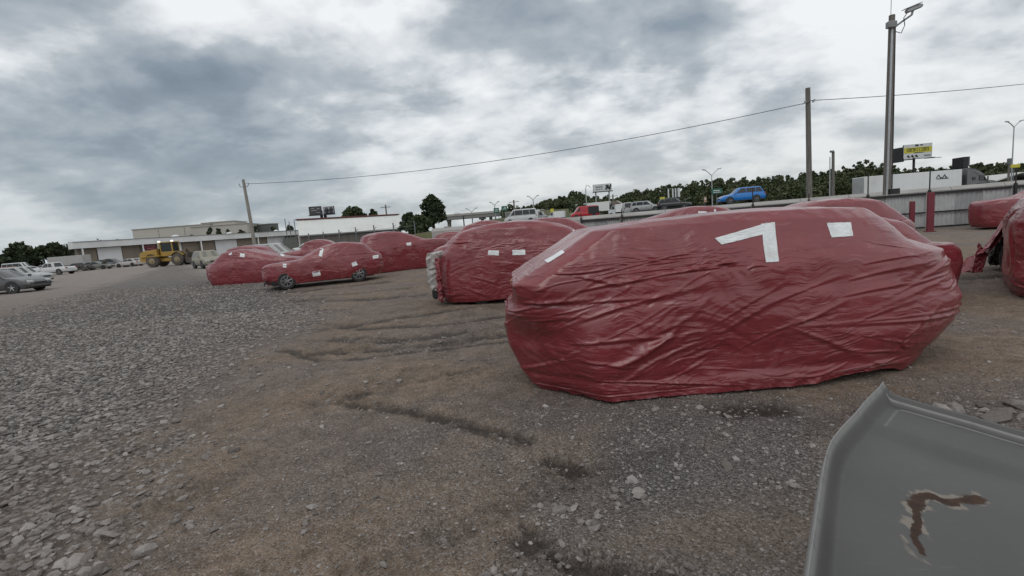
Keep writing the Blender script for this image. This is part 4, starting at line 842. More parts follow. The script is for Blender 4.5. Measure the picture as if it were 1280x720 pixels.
def face_w(t, w_, h_, zc):
    ink = mat('ink_grey', (.12, .12, .14), .6)
    for i in range(4): blk(t, ink, (-.33 + .1 * i) * w_, zc + .12 * h_, .07 * w_, .18 * h_)
    for i in range(3): blk(t, ink, (-.3 + .13 * i) * w_, zc - .2 * h_, .09 * w_, .10 * h_)
    for a_, c_ in (((.18, -.25), (.32, .3)), ((.2, .3), (.42, -.3)), ((.38, -.15), (.47, .35))): MB().tube([(a_[0] * w_, .12, zc + a_[1] * h_), (c_[0] * w_, .12, zc + c_[1] * h_)], .32, 6).build('emblem', black, t)
billboard('white billboard with dark figures on two pale legs before the wood', 741.5, 764.5, 230, 239, 170, R(-3), (-.36, .36), white, face_w)
def face_d(t, w_, h_, zc):
    for i, (x, z, a_, c_) in enumerate(((-.2, .25, .3, .12), (-.1, .02, .45, .12), (.2, -.25, .3, .1), (.25, .2, .25, .15))): blk(t, mat('faded_ink', (.25, .24, .25), .6), x * w_, zc + z * h_, a_ * w_, c_ * h_)
d0 = billboard('dark left board of the pair on one column above the white roof', 386.5, 401.5, 258, 268.5, 150, R(14), (.42,), mat('dark_poster', (.05, .048, .052), .6, var=.5, sc=.7), face_d)
def face_p(t, w_, h_, zc):
    for x in (-.22, .2): MB().tube([(x * w_, .12, zc - .25 * h_), (x * w_ + .4, .12, zc + .1 * h_), (x * w_ + .2, .12, zc + .38 * h_)], [.75, .6, .3], 8).build('figure', mat('dark_figure', (.04, .04, .05), .6), t, True)
    blk(t, black, 0, zc - .42 * h_, .95 * w_, .12 * h_)
billboard('pale right board of the pair above the white roof, dark figures on it', 402.5, 417.5, 258, 267.5, 150, R(-14), (-.45,), mat('pale_poster', (.34, .33, .35), .6, var=.2), face_p)
b9 = thing('billboard', 'narrow dark board seen edge on above the lorry cab', 'billboard', tuple(Pd(1200, 205, 190) * np.array([1, 1, 0]) + np.array([0, 0, 5.5])))
zt = Pd(1200, 197, 190)[2] - 5.5; zl = Pd(1200, 211, 190)[2] - 5.5
MB().box((0, 0, (zt + zl) / 2), (1.9, 5, zt - zl), bev=.1).build('panel', black, b9); MB().box((.95 + .3, -1, (zt + zl) / 2 + .3), (.5, 3, (zt - zl) * .85)).build('side_panel', dst, b9); MB().tube([(0, 0, 0), (0, 0, zl)], .5, 10).build('leg', black, b9)

# ------------------------------------------------------------------ vehicles that are not wrapped
GLASS = mat('car_glass', (.018, .021, .024), .08, spec=.6, var=.1); CHROME = mat('chrome', (.5, .5, .5), .2, .9); LENS = mat('lamp_lens', (.55, .56, .55), .15); RED_L = mat('tail_lens', (.25, .015, .012), .25); TRIM = mat('black_trim', (.025, .025, .025), .6)
def paint(name, col, rough=.32, dirt_amt=.35, coat=.4): return mat(name, col, rough, 0.0, var=.06, sc=.8, dirt=(.20, .17, .14), dirt_amt=dirt_amt, coat=coat)
KIND = {
 'sedan': dict(L=4.7, W=1.82, bot=.22, nose=.68, hood=.95, belt=.96, tail=1.02, roof=1.45, cab=(1.05, .25, -1.15, -1.85), r=.33, wb=(1.42, -1.38), split=(-.42,)),
 'suv': dict(L=4.6, W=1.86, bot=.28, nose=.80, hood=1.06, belt=1.08, tail=1.10, roof=1.70, cab=(1.0, .30, -1.85, -2.22), r=.36, wb=(1.38, -1.32), split=(-.32, -1.30)),
 'pickup': dict(L=5.7, W=1.95, bot=.34, nose=.88, hood=1.14, belt=1.15, tail=1.12, roof=1.85, cab=(1.05, .45, -.75, -.95), r=.40, wb=(1.85, -1.75), split=(-.15,)),
 'van': dict(L=5.9, W=2.0, bot=.30, nose=.95, hood=1.28, belt=1.35, tail=1.35, roof=2.50, cab=(2.15, 1.25, -2.75, -2.90), r=.37, wb=(1.95, -1.75), split=(1.0, -.4, -1.6)),
}
def car(name, label, cat, kind, pm, loc, rz, group=None, sc=1.0, windows=True, rims=True, wheels=True, alloy=None, glass=None, sidewin=None):
    K = KIND[kind]; t = thing(name, label, cat, loc, R(rz), group); t.scale = (sc,) * 3
    L, W = K['L'] / 2, K['W'] / 2; xa, xb, xc, xd = K['cab']; zb = K['bot']
    def ztop(x):
        pts = [(-L, K['tail'] - .22), (-L + .12, K['tail'] - .03), (xd - .02, K['tail']), (xd + .3, K['belt']), (xa - .05, K['belt']), (xa + .02, K['hood'] + .02), (L - .45, K['hood'] - .10), (L - .12, K['nose'] + .02), (L, K['nose'] - .12)]
        return np.interp(x, [p[0] for p in pts], [p[1] for p in pts])
    st = sorted(set([-L, -L + .05, -L + .2, -L + .6, xd, xd + .4, -.5, .3, xa, L - 1.0, L - .6, L - .3, L - .12, L - .03, L])); rings = []
    for x in st:
        e = max(0, 1 - (L - abs(x)) / .55); w_ = W * (1 - .16 * e ** 2.2); z1 = ztop(x); z0 = zb + .12 * e ** 2; m = .5 * (z0 + z1)
        half = [(w_ * .88, z0), (w_ * .985, z0 + .14), (w_, m), (w_ * .975, z1 - .10), (w_ * .93, z1 - .03), (w_ * .80, z1), (w_ * .35, z1 + .015)]
        rings.append([(x, -y, z) for y, z in half] + [(x, y, z) for y, z in reversed(half)])
    b = MB(); b.loft(rings, True, True)
    # cabin shell
    wb_, wt = W * .91, W * .74
    if kind == 'van': wb_, wt = W * .965, W * .88
    bz = K['belt'] - .02; rz_ = K['roof']; cab = []
    for (f, ins) in ((0, 0), (.5, 0), (.86, 0), (.97, .06), (1.0, .16)):
        z = bz + (rz_ - bz) * f; x0 = xa + (xb - xa) * f - ins * .8; x1 = xd + (xc - xd) * f + ins * .8; w_ = wb_ + (wt - wb_) * f - ins
        cab.append([(x0 - .12, -w_, z), (x0, -w_ * .72, z), (x0 + .05, 0, z), (x0, w_ * .72, z), (x0 - .12, w_, z), (x1 + .08, w_, z), (x1, w_ * .7, z), (x1, -w_ * .7, z), (x1 + .08, -w_, z)])
    b.loft(cab, False, True)
    if kind == 'pickup': pass
    b.build('body', pm, t, True)
    gm = glass or GLASS
    def side_x(f): return xa + (xb - xa) * f - .12, xd + (xc - xd) * f + .08
    if windows:
        f0, f1 = .10, .84
        for s in (-1, 1):
            cuts = [None] + list(K['split'] if sidewin is None else sidewin) + [None]
            for c0_, c1_ in zip(cuts[:-1], cuts[1:]):
                vs = []
                for f, which in ((f0, 0), (f0, 1), (f1, 1), (f1, 0)):
                    hi, lo = side_x(f); x = (hi - .10 if c0_ is None else c0_ - .03) if which == 0 else (lo + .10 if c1_ is None else c1_ + .03)
                    vs.append((min(max(x, lo + .06), hi - .06), s * (wb_ + (wt - wb_) * f + .006), bz + (rz_ - bz) * f))
                q_ = MB(); q_.quad(*(vs if s < 0 else vs[::-1])); vs2 = [(x, y - s * .03, z) for x, y, z in vs]; n_ = 4
                q_.v += vs2; q_.f += [(i, i + 4, (i + 1) % 4 + 4, (i + 1) % 4) for i in range(4)]; q_.build('window', gm, t)
        for front in (1, -1):
            vs = []
            for f, s in ((.10, -1), (.10, 1), (.86, 1), (.86, -1)):
                w_ = wb_ + (wt - wb_) * f; x = (xa + (xb - xa) * f + .012) if front > 0 else (xd + (xc - xd) * f - .012); vs.append((x + (.02 if front > 0 else 0), s * w_ * .68, bz + (rz_ - bz) * f))
            q_ = MB(); q_.quad(*vs); q_.v += [(x - front * .05, y, z) for x, y, z in vs]; q_.f += [(i, i + 4, (i + 1) % 4 + 4, (i + 1) % 4) for i in range(4)]; q_.build('windscreen' if front > 0 else 'rear_window', gm, t)
    if wheels:
        for wx in K['wb']:
            for s in (-1, 1):
                q_ = MB(); q_.lathe([(K['r'] * 1.2, -.02), (K['r'] * 1.2, .012)], (wx, s * (W - .005), K['r'] + .03), 'Y', 20); q_.build('wheel_arch', TRIM, t)
                wheel(t, (wx, s * (W - .10), K['r']), K['r'], 5 if rims else 0, alloy=alloy)
    for s in (-1, 1):
        MB().box((L - .13, s * W * .66, K['nose'] - .04), (.2, W * .38, .14), bev=.03).build('headlight', LENS, t); MB().box((-L + .06, s * W * .78, K['tail'] - .16), (.14, W * .24, .2), bev=.02).build('taillight', RED_L, t)
        MB().box((xa - .15, s * (W + .06), K['belt'] + .05), (.1, .18, .13), bev=.02).build('mirror', pm, t)
    MB().box((L - .03, 0, K['nose'] - .16), (.08, W * .9, .16), bev=.02).build('grille', TRIM, t); MB().box((0, 0, zb + .05), (L * 2 - .35, W * 1.93, .12), bev=.03).build('sill', TRIM, t)
    return t
def at(px, dep, z=0.0, py=300.0):
    p_ = Pd(px, py, dep); return (p_[0], p_[1], z)
greyp = paint('slate_grey_paint', (.062, .068, .075)); silv = paint('silver_paint', (.33, .34, .34)); whit = paint('white_car_paint', (.55, .56, .56), dirt_amt=.3); dkg = paint('charcoal_paint', (.035, .037, .04)); tanp = paint('dusty_beige_paint', (.26, .245, .195), .6, .5, 0)
bluep = paint('bright_blue_paint', (.010, .17, .52), .25, .08); redv = paint('red_van_paint', (.42, .012, .022), .35, .15); blkp = paint('black_car_paint', (.006, .007, .008), .22, .08); pink = paint('faded_red_paint', (.30, .12, .10), .6, .4, 0)
car('parked_car', 'slate grey saloon at the left edge, nose pointing right, five spoke wheel', 'car', 'sedan', greyp, at(0, 31.8, 0, 350), 3, sc=1.08, alloy=mat('bright_alloy', (.62, .63, .64), .35, .5))
car('parked_car', 'pale silver hatchback parked just behind the slate grey saloon', 'car', 'suv', silv, at(26, 44, 0, 345), 3, sc=.98, alloy=mat('bright_alloy', (.62, .63, .64), .35, .5))
car('parked_car', 'white roofed car cut by the left edge behind the silver hatchback', 'car', 'suv', whit, at(-2, 58, 0, 340), 4, sc=.95)
car('pickup_truck', 'white crew cab pickup facing left before the far left building corner', 'pickup', 'pickup', whit, at(66, 70, 0, 335), 178)
g_lot = 'distant cars in the left lot'
for i, (px, dep, kd, pm, rz, lb) in enumerate(((14, 84, 'suv', pink, 8, 'faded red car in the left lot before the tan shelter'), (33, 96, 'sedan', whit, 170, 'white saloon in the left lot between the shelter and the pickup'), (22, 112, 'van', whit, 5, 'white van roof just right of the tan shelter'), (36, 118, 'suv', whit, 12, 'first white car of the far row under the dark trees'), (47, 122, 'suv', silv, 185, 'silver car of the far row under the dark trees'), (58, 118, 'sedan', whit, 10, 'low white car of the far row behind the pickup cab'), (69, 116, 'suv', whit, 175, 'white car of the far row behind the pickup bed'))):
    car('parked_car', lb, 'car', kd, pm, at(px, dep, 0, 330), rz, g_lot, rims=False)
sh = thing('shelter', 'tan flat roofed shelter on posts at the left edge', 'shelter', at(6, 122, 0, 330))
tanw = mat('tan_wall', (.26, .235, .20), .85, var=.08, sc=.3, dirt=(.18, .16, .14)); MB().box((0, 0, 3.4), (9, 4, .5), bev=.05).build('roof', tanw, sh)
for x in (-4.2, 0, 4.2): MB().box((x, 0, 1.6), (.7, 3.0, 3.2)).build('leg', tanw, sh)
tr = thing('box_trailer', 'long grey white box trailer standing left of the long building corner', 'trailer', at(88, 104, 0, 330), R(5)); tw = mat('trailer_white', (.74, .75, .74), .5, var=.06, sc=.3, dirt=(.35, .33, .30), dirt_amt=.3)
MB().box((0, 0, 2.0), (7.0, 2.4, 2.0), bev=.05).build('trailer_box', mat('dull_trailer_white', (.36, .36, .35), .6, var=.1), tr); MB().box((0, 0, .85), (6.4, 2.0, .3)).build('chassis', TRIM, tr)
for x in (-2.6, -1.7, 2.4): wheel(tr, (x, -1.0, .45), .45, 0)
# wrecks before the long building
def junk(lb, px, dep, kd, pm, rz, hood_up=False, sc=1.0):
    t = car('scrapped_car', lb, 'car', kd, pm, at(px, dep, 0, 333), rz, 'scrapped cars before the long building', rims=False, sc=sc)
    if hood_up:
        K = KIND[kd]; MB().loft([[(K['cab'][0] + .05, -.75, K['hood'] + .02), (K['cab'][0] + .05, .75, K['hood'] + .02), (K['cab'][0] + .02, .75, K['hood'] + .06), (K['cab'][0] + .02, -.75, K['hood'] + .06)], [(K['L'] / 2 - .5, -.7, K['hood'] + .75), (K['L'] / 2 - .5, .7, K['hood'] + .75), (K['L'] / 2 - .55, .7, K['hood'] + .80), (K['L'] / 2 - .55, -.7, K['hood'] + .80)]], True, True).build('raised_hood', pm, t)
    return t
ggr = paint('dull_green_grey_paint', (.16, .17, .15), .6, .5, 0)
junk('dark scrapped car leftmost before the long building beside the white column', 102, 86, 'sedan', dkg, 30)
junk('dull green grey scrapped car with its hood up before the white door', 121, 84, 'sedan', ggr, 12, True)
junk('dark slate scrapped car right of the green grey one, rear missing glass', 142, 90, 'suv', paint('dark_slate_paint', (.07, .08, .085), .5), 8)
junk('small white scrapped car with a pink nose left of the yellow loader', 163, 88, 'sedan', paint('chalky_white_paint', (.45, .42, .41), .6, .3, 0), 172)
junk('white car end peeping out behind the tail of the yellow loader', 182, 92, 'sedan', whit, 40)
jk = RNG.normal(0, 1, (40, 3)); b = MB()
sp_ = thing('scrap_heap', 'low heap of dark scrap parts left of the white building column', 'scrap', at(97, 82, 0, 335))
for i in range(40):
    p_ = jk[i] * np.array([1.6, .8, .25]); q_ = MB(); q_.box((p_[0], p_[1], .3 + abs(p_[2])), (random.uniform(.2, .9), random.uniform(.2, .6), random.uniform(.15, .5)), rz=random.uniform(0, 3), ry=random.uniform(-.6, .6)); b.add(q_.v, q_.f)
b.build('scrap_pieces', mat('scrap_metal', (.09, .085, .08), .7, .3, var=.6, sc=1), sp_)['kind'] = 'stuff'
car('parked_car', 'dusty beige four wheel drive facing the camera beyond the leftmost wrapped car', 'car', 'suv', tanp, at(260, 49.5, 0, 325), -44, sc=1.06, rims=False, glass=mat('dusty_glass', (.16, .16, .14), .4))
car('parked_car', 'pale car with a dusty windscreen peeping over the leftmost wrapped car', 'car', 'suv', silv, at(341, 37, 0, 310), -8, sc=1.13, rims=False, glass=mat('dusty_glass', (.16, .16, .14), .4))
car('parked_car', 'white car roof before the wall below the white roofed building', 'car', 'sedan', whit, at(394, 62, 0, 300), 10, sc=1.2, rims=False)
# yellow wheel loader
ld = thing('wheel_loader', 'yellow wheel loader with big dusty tyres, cab lamps lit', 'wheel loader', at(214, 70, 0, 330), R(3))
ylw = mat('loader_yellow', (.36, .225, .05), .5, var=.12, sc=1.0, dirt=(.22, .17, .11), dirt_amt=.5); dty = mat('dusty_tyre', (.075, .065, .058), .9, var=.3, dirt=(.2, .16, .12), dirt_amt=.6)
b = MB(); b.loft([[(-3.5, -1.1, .95), (-3.5, 1.1, .95), (-3.45, 1.05, 2.05), (-3.45, -1.05, 2.05)], [(-3.0, -1.2, .8), (-3.0, 1.2, .8), (-2.9, 1.15, 2.35), (-2.9, -1.15, 2.35)], [(-1.0, -1.2, .85), (-1.0, 1.2, .85), (-1.0, 1.15, 2.55), (-1.0, -1.15, 2.55)]], True, True); b.box((-1.9, 0, 1.55), (2.6, 2.75, .16), bev=.03); b.build('engine_cover', ylw, ld, True)
b = MB(); b.box((-.9, 0, 2.9), (.35, 1.5, .9), bev=.1).build('air_intake', mat('loader_grey', (.32, .28, .2), .6), ld)
cabp = MB(); cabp.box((.25, 0, 1.75), (1.9, 1.7, .7), bev=.08); cabp.box((.2, 0, 3.42), (1.95, 1.7, .16), bev=.05)
for x in (-.62, .98):
    for y in (-.76, .76): cabp.box((x, y, 2.7), (.12, .12, 1.4))
cabp.build('cab', ylw, ld, True); b = MB(); b.box((.18, 0, 2.7), (1.55, 1.48, 1.3)); b.build('cab_glass', GLASS, ld)
lamp = mat('lit_work_lamp', (.9, .9, .85), .3, emit=((1, .97, .9), 1.6))
for x in (-.75, 1.05): MB().box((x, -.7, 3.58), (.26, .26, .2), bev=.05).build('work_lamp', lamp, ld)
b = MB(); b.box((1.6, 0, 1.2), (1.6, 1.1, .9), bev=.1); b.box((.2, 0, .95), (2.4, 1.3, .6), bev=.1); b.build('front_frame', ylw, ld, True)
for s in (-1, 1): MB().tube([(1.2, s * .62, 1.85), (2.3, s * .62, 1.9), (3.3, s * .62, 1.1)], [.22, .24, .2], 6).build('lift_arm', mat('dark_arm', (.10, .075, .05), .7), ld)
b = MB(); b.loft([[(3.0, y, .35), (3.75, y, .18), (4.05, y, .22), (3.5, y, .62), (3.25, y, 1.1), (3.5, y, 1.75), (3.2, y, 1.62), (2.95, y, 1.0)] for y in (-1.45, 1.45)], True, True).build('bucket', mat('bucket_steel', (.09, .075, .065), .7, .3), ld)
MB().tube([(2.2, 0, 1.6), (2.6, 0, 2.35), (3.0, 0, 1.7)], .16, 6).build('tilt_link', mat('dark_arm', (.10, .075, .05), .7), ld)
for x in (-1.75, 1.75):
    for s in (-1, 1):
        w_ = MB(); w_.lathe([(.4, -.32), (.78, -.32), (.88, -.2), (.88, .2), (.78, .32), (.4, .32)], (x, s * 1.05, .88), 'Y', 24); q_ = w_.build('wheel', dty, ld, True); MB().lathe([(.42, 0), (.38, s * .02), (.2, s * .02), (.18, s * .10)], (x, s * 1.37, .88), 'Y', 16).build('rim', mat('dusty_rim', (.25, .2, .12), .7), q_, True)
        m = MB(); m.loft([[(x + 1.0 * math.cos(a_), y, .88 + 1.02 * math.sin(a_)) for y in (s * .7, s * 1.36)] for a_ in np.linspace(R(35), R(150), 9)], closed=False); m.build('mudguard', ylw, ld)
# highway traffic and vehicles on the bank
def hw(px, dep, py=262): p_ = Pd(px, py, dep); return (p_[0], p_[1], float(bank_z(p_[0], p_[1])) + .03)
car('passenger_van', 'white high roofed passenger van with dark side windows, facing left', 'van', 'van', whit, hw(651, 97, 273), 178, sc=1.12)
car('passenger_van', 'grey white van tail next to the silver four wheel drive', 'van', 'van', silv, hw(784, 88, 262), 80, sc=.85, rims=False)
rv = car('red_van', 'red van facing left, its rear half blacked out, beyond the end of the fence', 'van', 'van', redv, hw(731, 96, 270), 180, windows=True, sc=.95, sidewin=(1.0,), rims=False)
for ch in [c for c in rv.children if c.name.startswith('window')]:
    if max(v.co.x for v in ch.data.vertices) < 1.2: bpy.data.objects.remove(ch)
MB().box((-1.75, 1.02, 1.55), (2.2, .05, 1.5), bev=.02).build('black_panel', black, rv); MB().box((-1.75, -1.02, 1.55), (2.2, .05, 1.5), bev=.02).build('black_panel', black, rv)
car('four_wheel_drive', 'silver four wheel drive with roof rails facing right, behind the fence', 'car', 'suv', silv, hw(808, 76, 263), -24, sc=1.08)
bk = car('damaged_car', 'black hatchback with a crumpled raised bonnet, facing right behind the fence', 'car', 'suv', blkp, hw(843, 72, 261), -20, sc=1.06)
MB().loft([[(.95, -.75, 1.08), (.95, .75, 1.08), (.93, .75, 1.12), (.93, -.75, 1.12)], [(1.5, -.7, 1.50), (1.5, .72, 1.42), (1.48, .7, 1.48), (1.48, -.7, 1.55)], [(2.1, -.72, 1.42), (2.1, .7, 1.52), (2.08, .7, 1.56), (2.08, -.72, 1.46)]], True, True).build('raised_hood', blkp, bk)
car('blue_car', 'bright blue crossover facing left, high above the fence before the wood', 'car', 'suv', bluep, hw(926, 51, 250), 171, sc=.97)
def rigid(name, label, px, dep, rz, cabm, boxl, sc=1.0, boxh=2.3, boxm=tw):
    t = thing(name, label, 'truck', hw(px, dep, 268), R(rz)); t.scale = (sc,) * 3
    MB().box((-boxl / 2 + 1.0, 0, .95 + boxh / 2), (boxl, 2.4, boxh), bev=.04).build('box_body', boxm, t); MB().box((.2, 0, .8), (boxl + 2.2, 1.0, .25)).build('chassis', TRIM, t)
    c = MB(); c.loft([[(1.1, y * 1.05, .6), (2.9, y * 1.05, .6), (3.0, y * 1.05, 1.5), (2.35, y * .95, 1.75), (1.9, y * .9, 2.6), (1.1, y * .9, 2.7)] for y in (-1, 1)], True, True); c.build('cab', cabm, t)
    for s in (-1, 1): MB().quad(*[(x, s * y, z) for x, y, z in ((1.3, 1.0, 1.75), (2.2, .98, 1.75), (1.85, .94, 2.5), (1.3, .94, 2.55))]).build('window', GLASS, t)
    MB().quad((2.37, -.85, 1.77), (2.37, .85, 1.77), (1.94, .8, 2.55), (1.94, -.8, 2.55)).build('windscreen', GLASS, t)
    for x in (2.2, -boxl + 2.2):
        for s in (-1, 1): wheel(t, (x, s * .95, .45), .45, 0)
    return t
rigid('box_truck', 'small white box truck with a grey cab beyond the passenger van', 669, 122, -18, silv, 4.8, boxh=2.2)
rigid('utility_truck', 'small white utility truck left of the red van', 697, 118, 160, whit, 3.2, sc=.8, boxh=1.9)
rigid('utility_truck', 'pale truck seen over the fence left of the grey white van tail', 776, 112, 150, whit, 3.0, sc=.9, boxh=2.0)
def semi(label, px, dep, rz, cabm, tl, logo=False):
    p_ = Pd(px, 240, dep); t = thing('semi_truck', label, 'lorry', (p_[0], p_[1], float(bank_z(p_[0], p_[1])) + .03), R(rz))
    MB().box((-tl / 2, 0, 2.62), (tl, 2.5, 2.85), bev=.03).build('trailer_box', tw, t); MB().box((-tl / 2, 0, 1.12), (tl * .98, 2.3, .12)).build('trailer_rail', TRIM, t)
    MB().box((-.03 - tl, 0, 2.6), (.05, 2.3, 2.7)).build('rear_door', silv, t)
    n_ = 9
    for i in range(n_): MB().box((-tl * (i + 1) / (n_ + 1), -1.262, 2.62), (.035, .02, 2.8)).build('seam', tw, t)
    MB().box((-tl * .3, 0, .95), (.2, 2.0, .5)).build('landing_leg', TRIM, t)
    c = MB(); c.loft([[(.9, y * 1.22, .7), (5.6, y * 1.05, .7), (6.0, y * .95, .85), (6.05, y * .95, 1.6), (5.6, y * 1.0, 1.95), (4.15, y * 1.15, 2.15), (3.7, y * 1.12, 2.95), (3.0, y * 1.12, 3.55), (2.2, y * 1.15, 3.95), (1.2, y * 1.15, 4.08), (.9, y * 1.2, 4.05)] for y in (-1, 1)], True, True); c.build('cab', cabm, t)
    for s in (-1, 1):
        MB().quad(*[(x, s * y, z) for x, y, z in ((2.9, 1.23, 2.15), (3.95, 1.2, 2.15), (3.6, 1.17, 2.85), (2.95, 1.18, 2.95))]).build('window', GLASS, t); MB().box((2.0, s * 1.2, 2.5), (.5, .06, .45)).build('window', GLASS, t)
        MB().box((3.3, s * 1.2, 1.25), (1.6, .08, .9), bev=.05).build('side_fairing', TRIM, t); MB().box((5.7, s * .8, 1.45), (.3, .4, .3), bev=.05).build('headlight', LENS, t)
        MB().box((4.0, s * 1.4, 2.4), (.1, .18, .6), bev=.03).build('mirror', TRIM, t)
        for x in (5.0, 1.6, .4, -tl + 1.2, -tl + 2.4): wheel(t, (x, s * 1.05, .5), .5, 0)
    MB().quad((4.12, -.95, 2.2), (4.12, .95, 2.2), (3.68, .9, 2.95), (3.68, -.9, 2.95)).build('windscreen', GLASS, t); MB().box((6.02, 0, 1.2), (.12, 1.7, .6), bev=.04).build('grille', CHROME, t)
    MB().box((.45, 0, 2.0), (.5, 1.8, 2.2)).build('cab_rear', TRIM, t)
    if logo:
        for x, w_ in ((-3.6, .5), (-2.7, .35)): MB().tube([(x - w_, -1.27, 3.0), (x - w_ * .2, -1.27, 3.45), (x + w_ * .3, -1.27, 3.0), (x + w_, -1.27, 3.05)], .07, 6).build('emblem', black, t)
        MB().box((-3.1, -1.268, 2.85), (1.9, .02, .12)).build('emblem', black, t)
    return t
semi('long white lorry trailer with a dark grey tractor passing right above the fence', 1192, 75, 2, paint('graphite_paint', (.12, .122, .126)), 15.4, True)
semi('distant white lorry with a brownish cab passing behind the red van', 762, 150, -28, paint('brown_paint', (.16, .12, .10)), 11.0)

# ------------------------------------------------------------------ buildings
def wallpt(A, B, px):                      # where the sight line of a pixel meets the wall A-B, 0..1
    d = ray(px, 300); ax, ay = A[0], A[1]; dx, dy = B[0] - A[0], B[1] - A[1]
    return (ax * d[1] - ay * d[0]) / (dy * d[0] - dx * d[1])
def frame_on(A, B, label, name='building'):
    t = thing(name, label, 'building', (A[0], A[1], 0), math.atan2(B[1] - A[1], B[0] - A[0])); return t, math.hypot(B[0] - A[0], B[1] - A[1])
HB = 6.2; A = G(92, 303, HB); B = G(374, 287.8, HB)
lw, LN_ = frame_on(A, B, 'long low building with a white fascia over tan and white sliding doors')
wfas = mat('white_fascia', (.66, .67, .67), .6, var=.08, sc=.3, dirt=(.3, .28, .25), dirt_amt=.35); tand = mat('tan_door', (.225, .19, .15), .8, var=.1, sc=.4, stretch=(4, 4, .3)); whd = mat('white_door', (.70, .71, .72), .6, var=.05, sc=.5); roofg = mat('grey_roof', (.22, .22, .22), .8, var=.2, sc=.3)
MB().box((LN_ / 2 + .3, 1.9, 3.0), (LN_ - .8, 1.8, 5.6)).build('wall', mat('dark_tan_wall', (.2, .18, .155), .85), lw)
MB().box((LN_ / 2, 1.2, HB + .04), (LN_ + .4, 3.6, .16)).build('roof', roofg, lw); MB().box((LN_ / 2, -.9, HB - .78), (LN_ + .8, .3, 1.5)).build('fascia', wfas, lw); MB().box((-.25, 1.0, HB - .78), (.3, 3.2, 1.5)).build('fascia', wfas, lw)
MB().box((LN_ / 2, -.95, HB + .02), (LN_ + .9, .5, .12)).build('gutter', roofg, lw)
for px in (99, 175.5, 249, 321, 372):
    s = wallpt(A, B, px) * LN_; MB().box((s, -.75, 2.35), (.30, .3, 4.7)).build('column', wfas, lw)
for p0, p1, m_ in ((101, 119, tand), (120.5, 151, whd), (152, 174, tand), (197, 227, whd), (228, 247, tand), (250.5, 269, tand), (270, 297, whd), (297.6, 318, tand), (320, 335, tand), (335.6, 358, whd), (179, 196, mat('door_grey', (.16, .16, .155), .8))):  # the last entry is a plain grey panel behind the red banner
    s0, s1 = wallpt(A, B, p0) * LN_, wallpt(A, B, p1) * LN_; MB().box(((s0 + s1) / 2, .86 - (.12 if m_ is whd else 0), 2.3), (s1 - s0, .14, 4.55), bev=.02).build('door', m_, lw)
s0, s1 = wallpt(A, B, 178) * LN_, wallpt(A, B, 194.5) * LN_; bn = mat('red_banner', (.17, .03, .045), .7, var=.25)
MB().box(((s0 + s1) / 2, .55, 3.5), (s1 - s0, .1, 2.5)).build('banner', bn, lw)
for z, a_, c_ in ((4.2, .15, .95), (3.6, .3, .85), (2.9, .05, .42)): MB().box((s0 + (s1 - s0) * (a_ + c_) / 2, .48, z), ((s1 - s0) * (c_ - a_), .05, .28)).build('lettering', wfas if z < 3 else mat('faded_pink', (.32, .16, .18), .7), lw)
for px, r_ in ((223, 1.0), (291, .9), (350, .8)):
    s = wallpt(A, B, px) * LN_; MB().lathe([(r_, 0), (r_ * .95, .15), (r_ * .6, .42), (.1, .52)], (s, 1.4, HB + .1), 'Z', 14).build('roof_vent', wfas, lw, True)
s = wallpt(A, B, 360) * LN_; MB().box((s + .5, -.4, 2.0), (4.5, .12, 4.0)).build('side_gate', mat('grey_green_sheet', (.16, .165, .15), .7), lw)
# white metal roof
E0, E1 = G(373.8, 294.7, 3.0), G(504.5, 285.4, 3.0); wr, LW = frame_on(E0, E1, 'building with a broad white metal roof and dark red ridge cap', 'building')
rd0 = G(371, 275.5, 5.9); dv = np.array([E1[0] - E0[0], E1[1] - E0[1]]) / LW; nv = np.array([-dv[1], dv[0]]); dep = float((rd0[:2] - E0[:2]) @ nv); x0 = float((rd0[:2] - E0[:2]) @ dv); rd1 = G(497.4, 268.7, 5.9); x1 = float((rd1[:2] - E0[:2]) @ dv)
wroof = mat('white_metal_roof', (.60, .61, .58), .5, .1, var=.04, sc=.3, dirt=(.4, .38, .34), dirt_amt=.3)
nse = 14
for i in range(nse):
    f0, f1 = i / nse, (i + 1) / nse - .0004; e0, e1 = LW * f0, LW * f1; r0_, r1_ = x0 + (x1 - x0) * f0, x0 + (x1 - x0) * f1
    MB().loft([[(e0, 0, 3.0), (e1, 0, 3.0), (e1, 0, 3.07), (e0, 0, 3.07)], [(r0_, dep, 5.9), (r1_, dep, 5.9), (r1_, dep, 5.97), (r0_, dep, 5.97)]], True, True).build('roof_sheet', wroof, wr)
MB().box(((x0 + x1) / 2 + 1.5, dep + .15, 2.95), (x1 - x0 - 4, .2, 5.85)).build('rear_wall', wroof, wr)
MB().box(((x0 + x1) / 2, dep - .1, 6.02), (x1 - x0 + .4, .9, .22)).build('ridge_cap', mat('dark_red_metal', (.12, .03, .032), .6), wr)
MB().box((LW / 2, .9, 1.48), (LW - .6, 1.0, 2.96)).build('wall', mat('brown_grey_wall', (.15, .135, .12), .9, var=.2, sc=.8, stretch=(3, 3, .4)), wr); MB().box((LW / 2, -.06, 2.93), (LW, .14, .18)).build('gutter', roofg, wr)
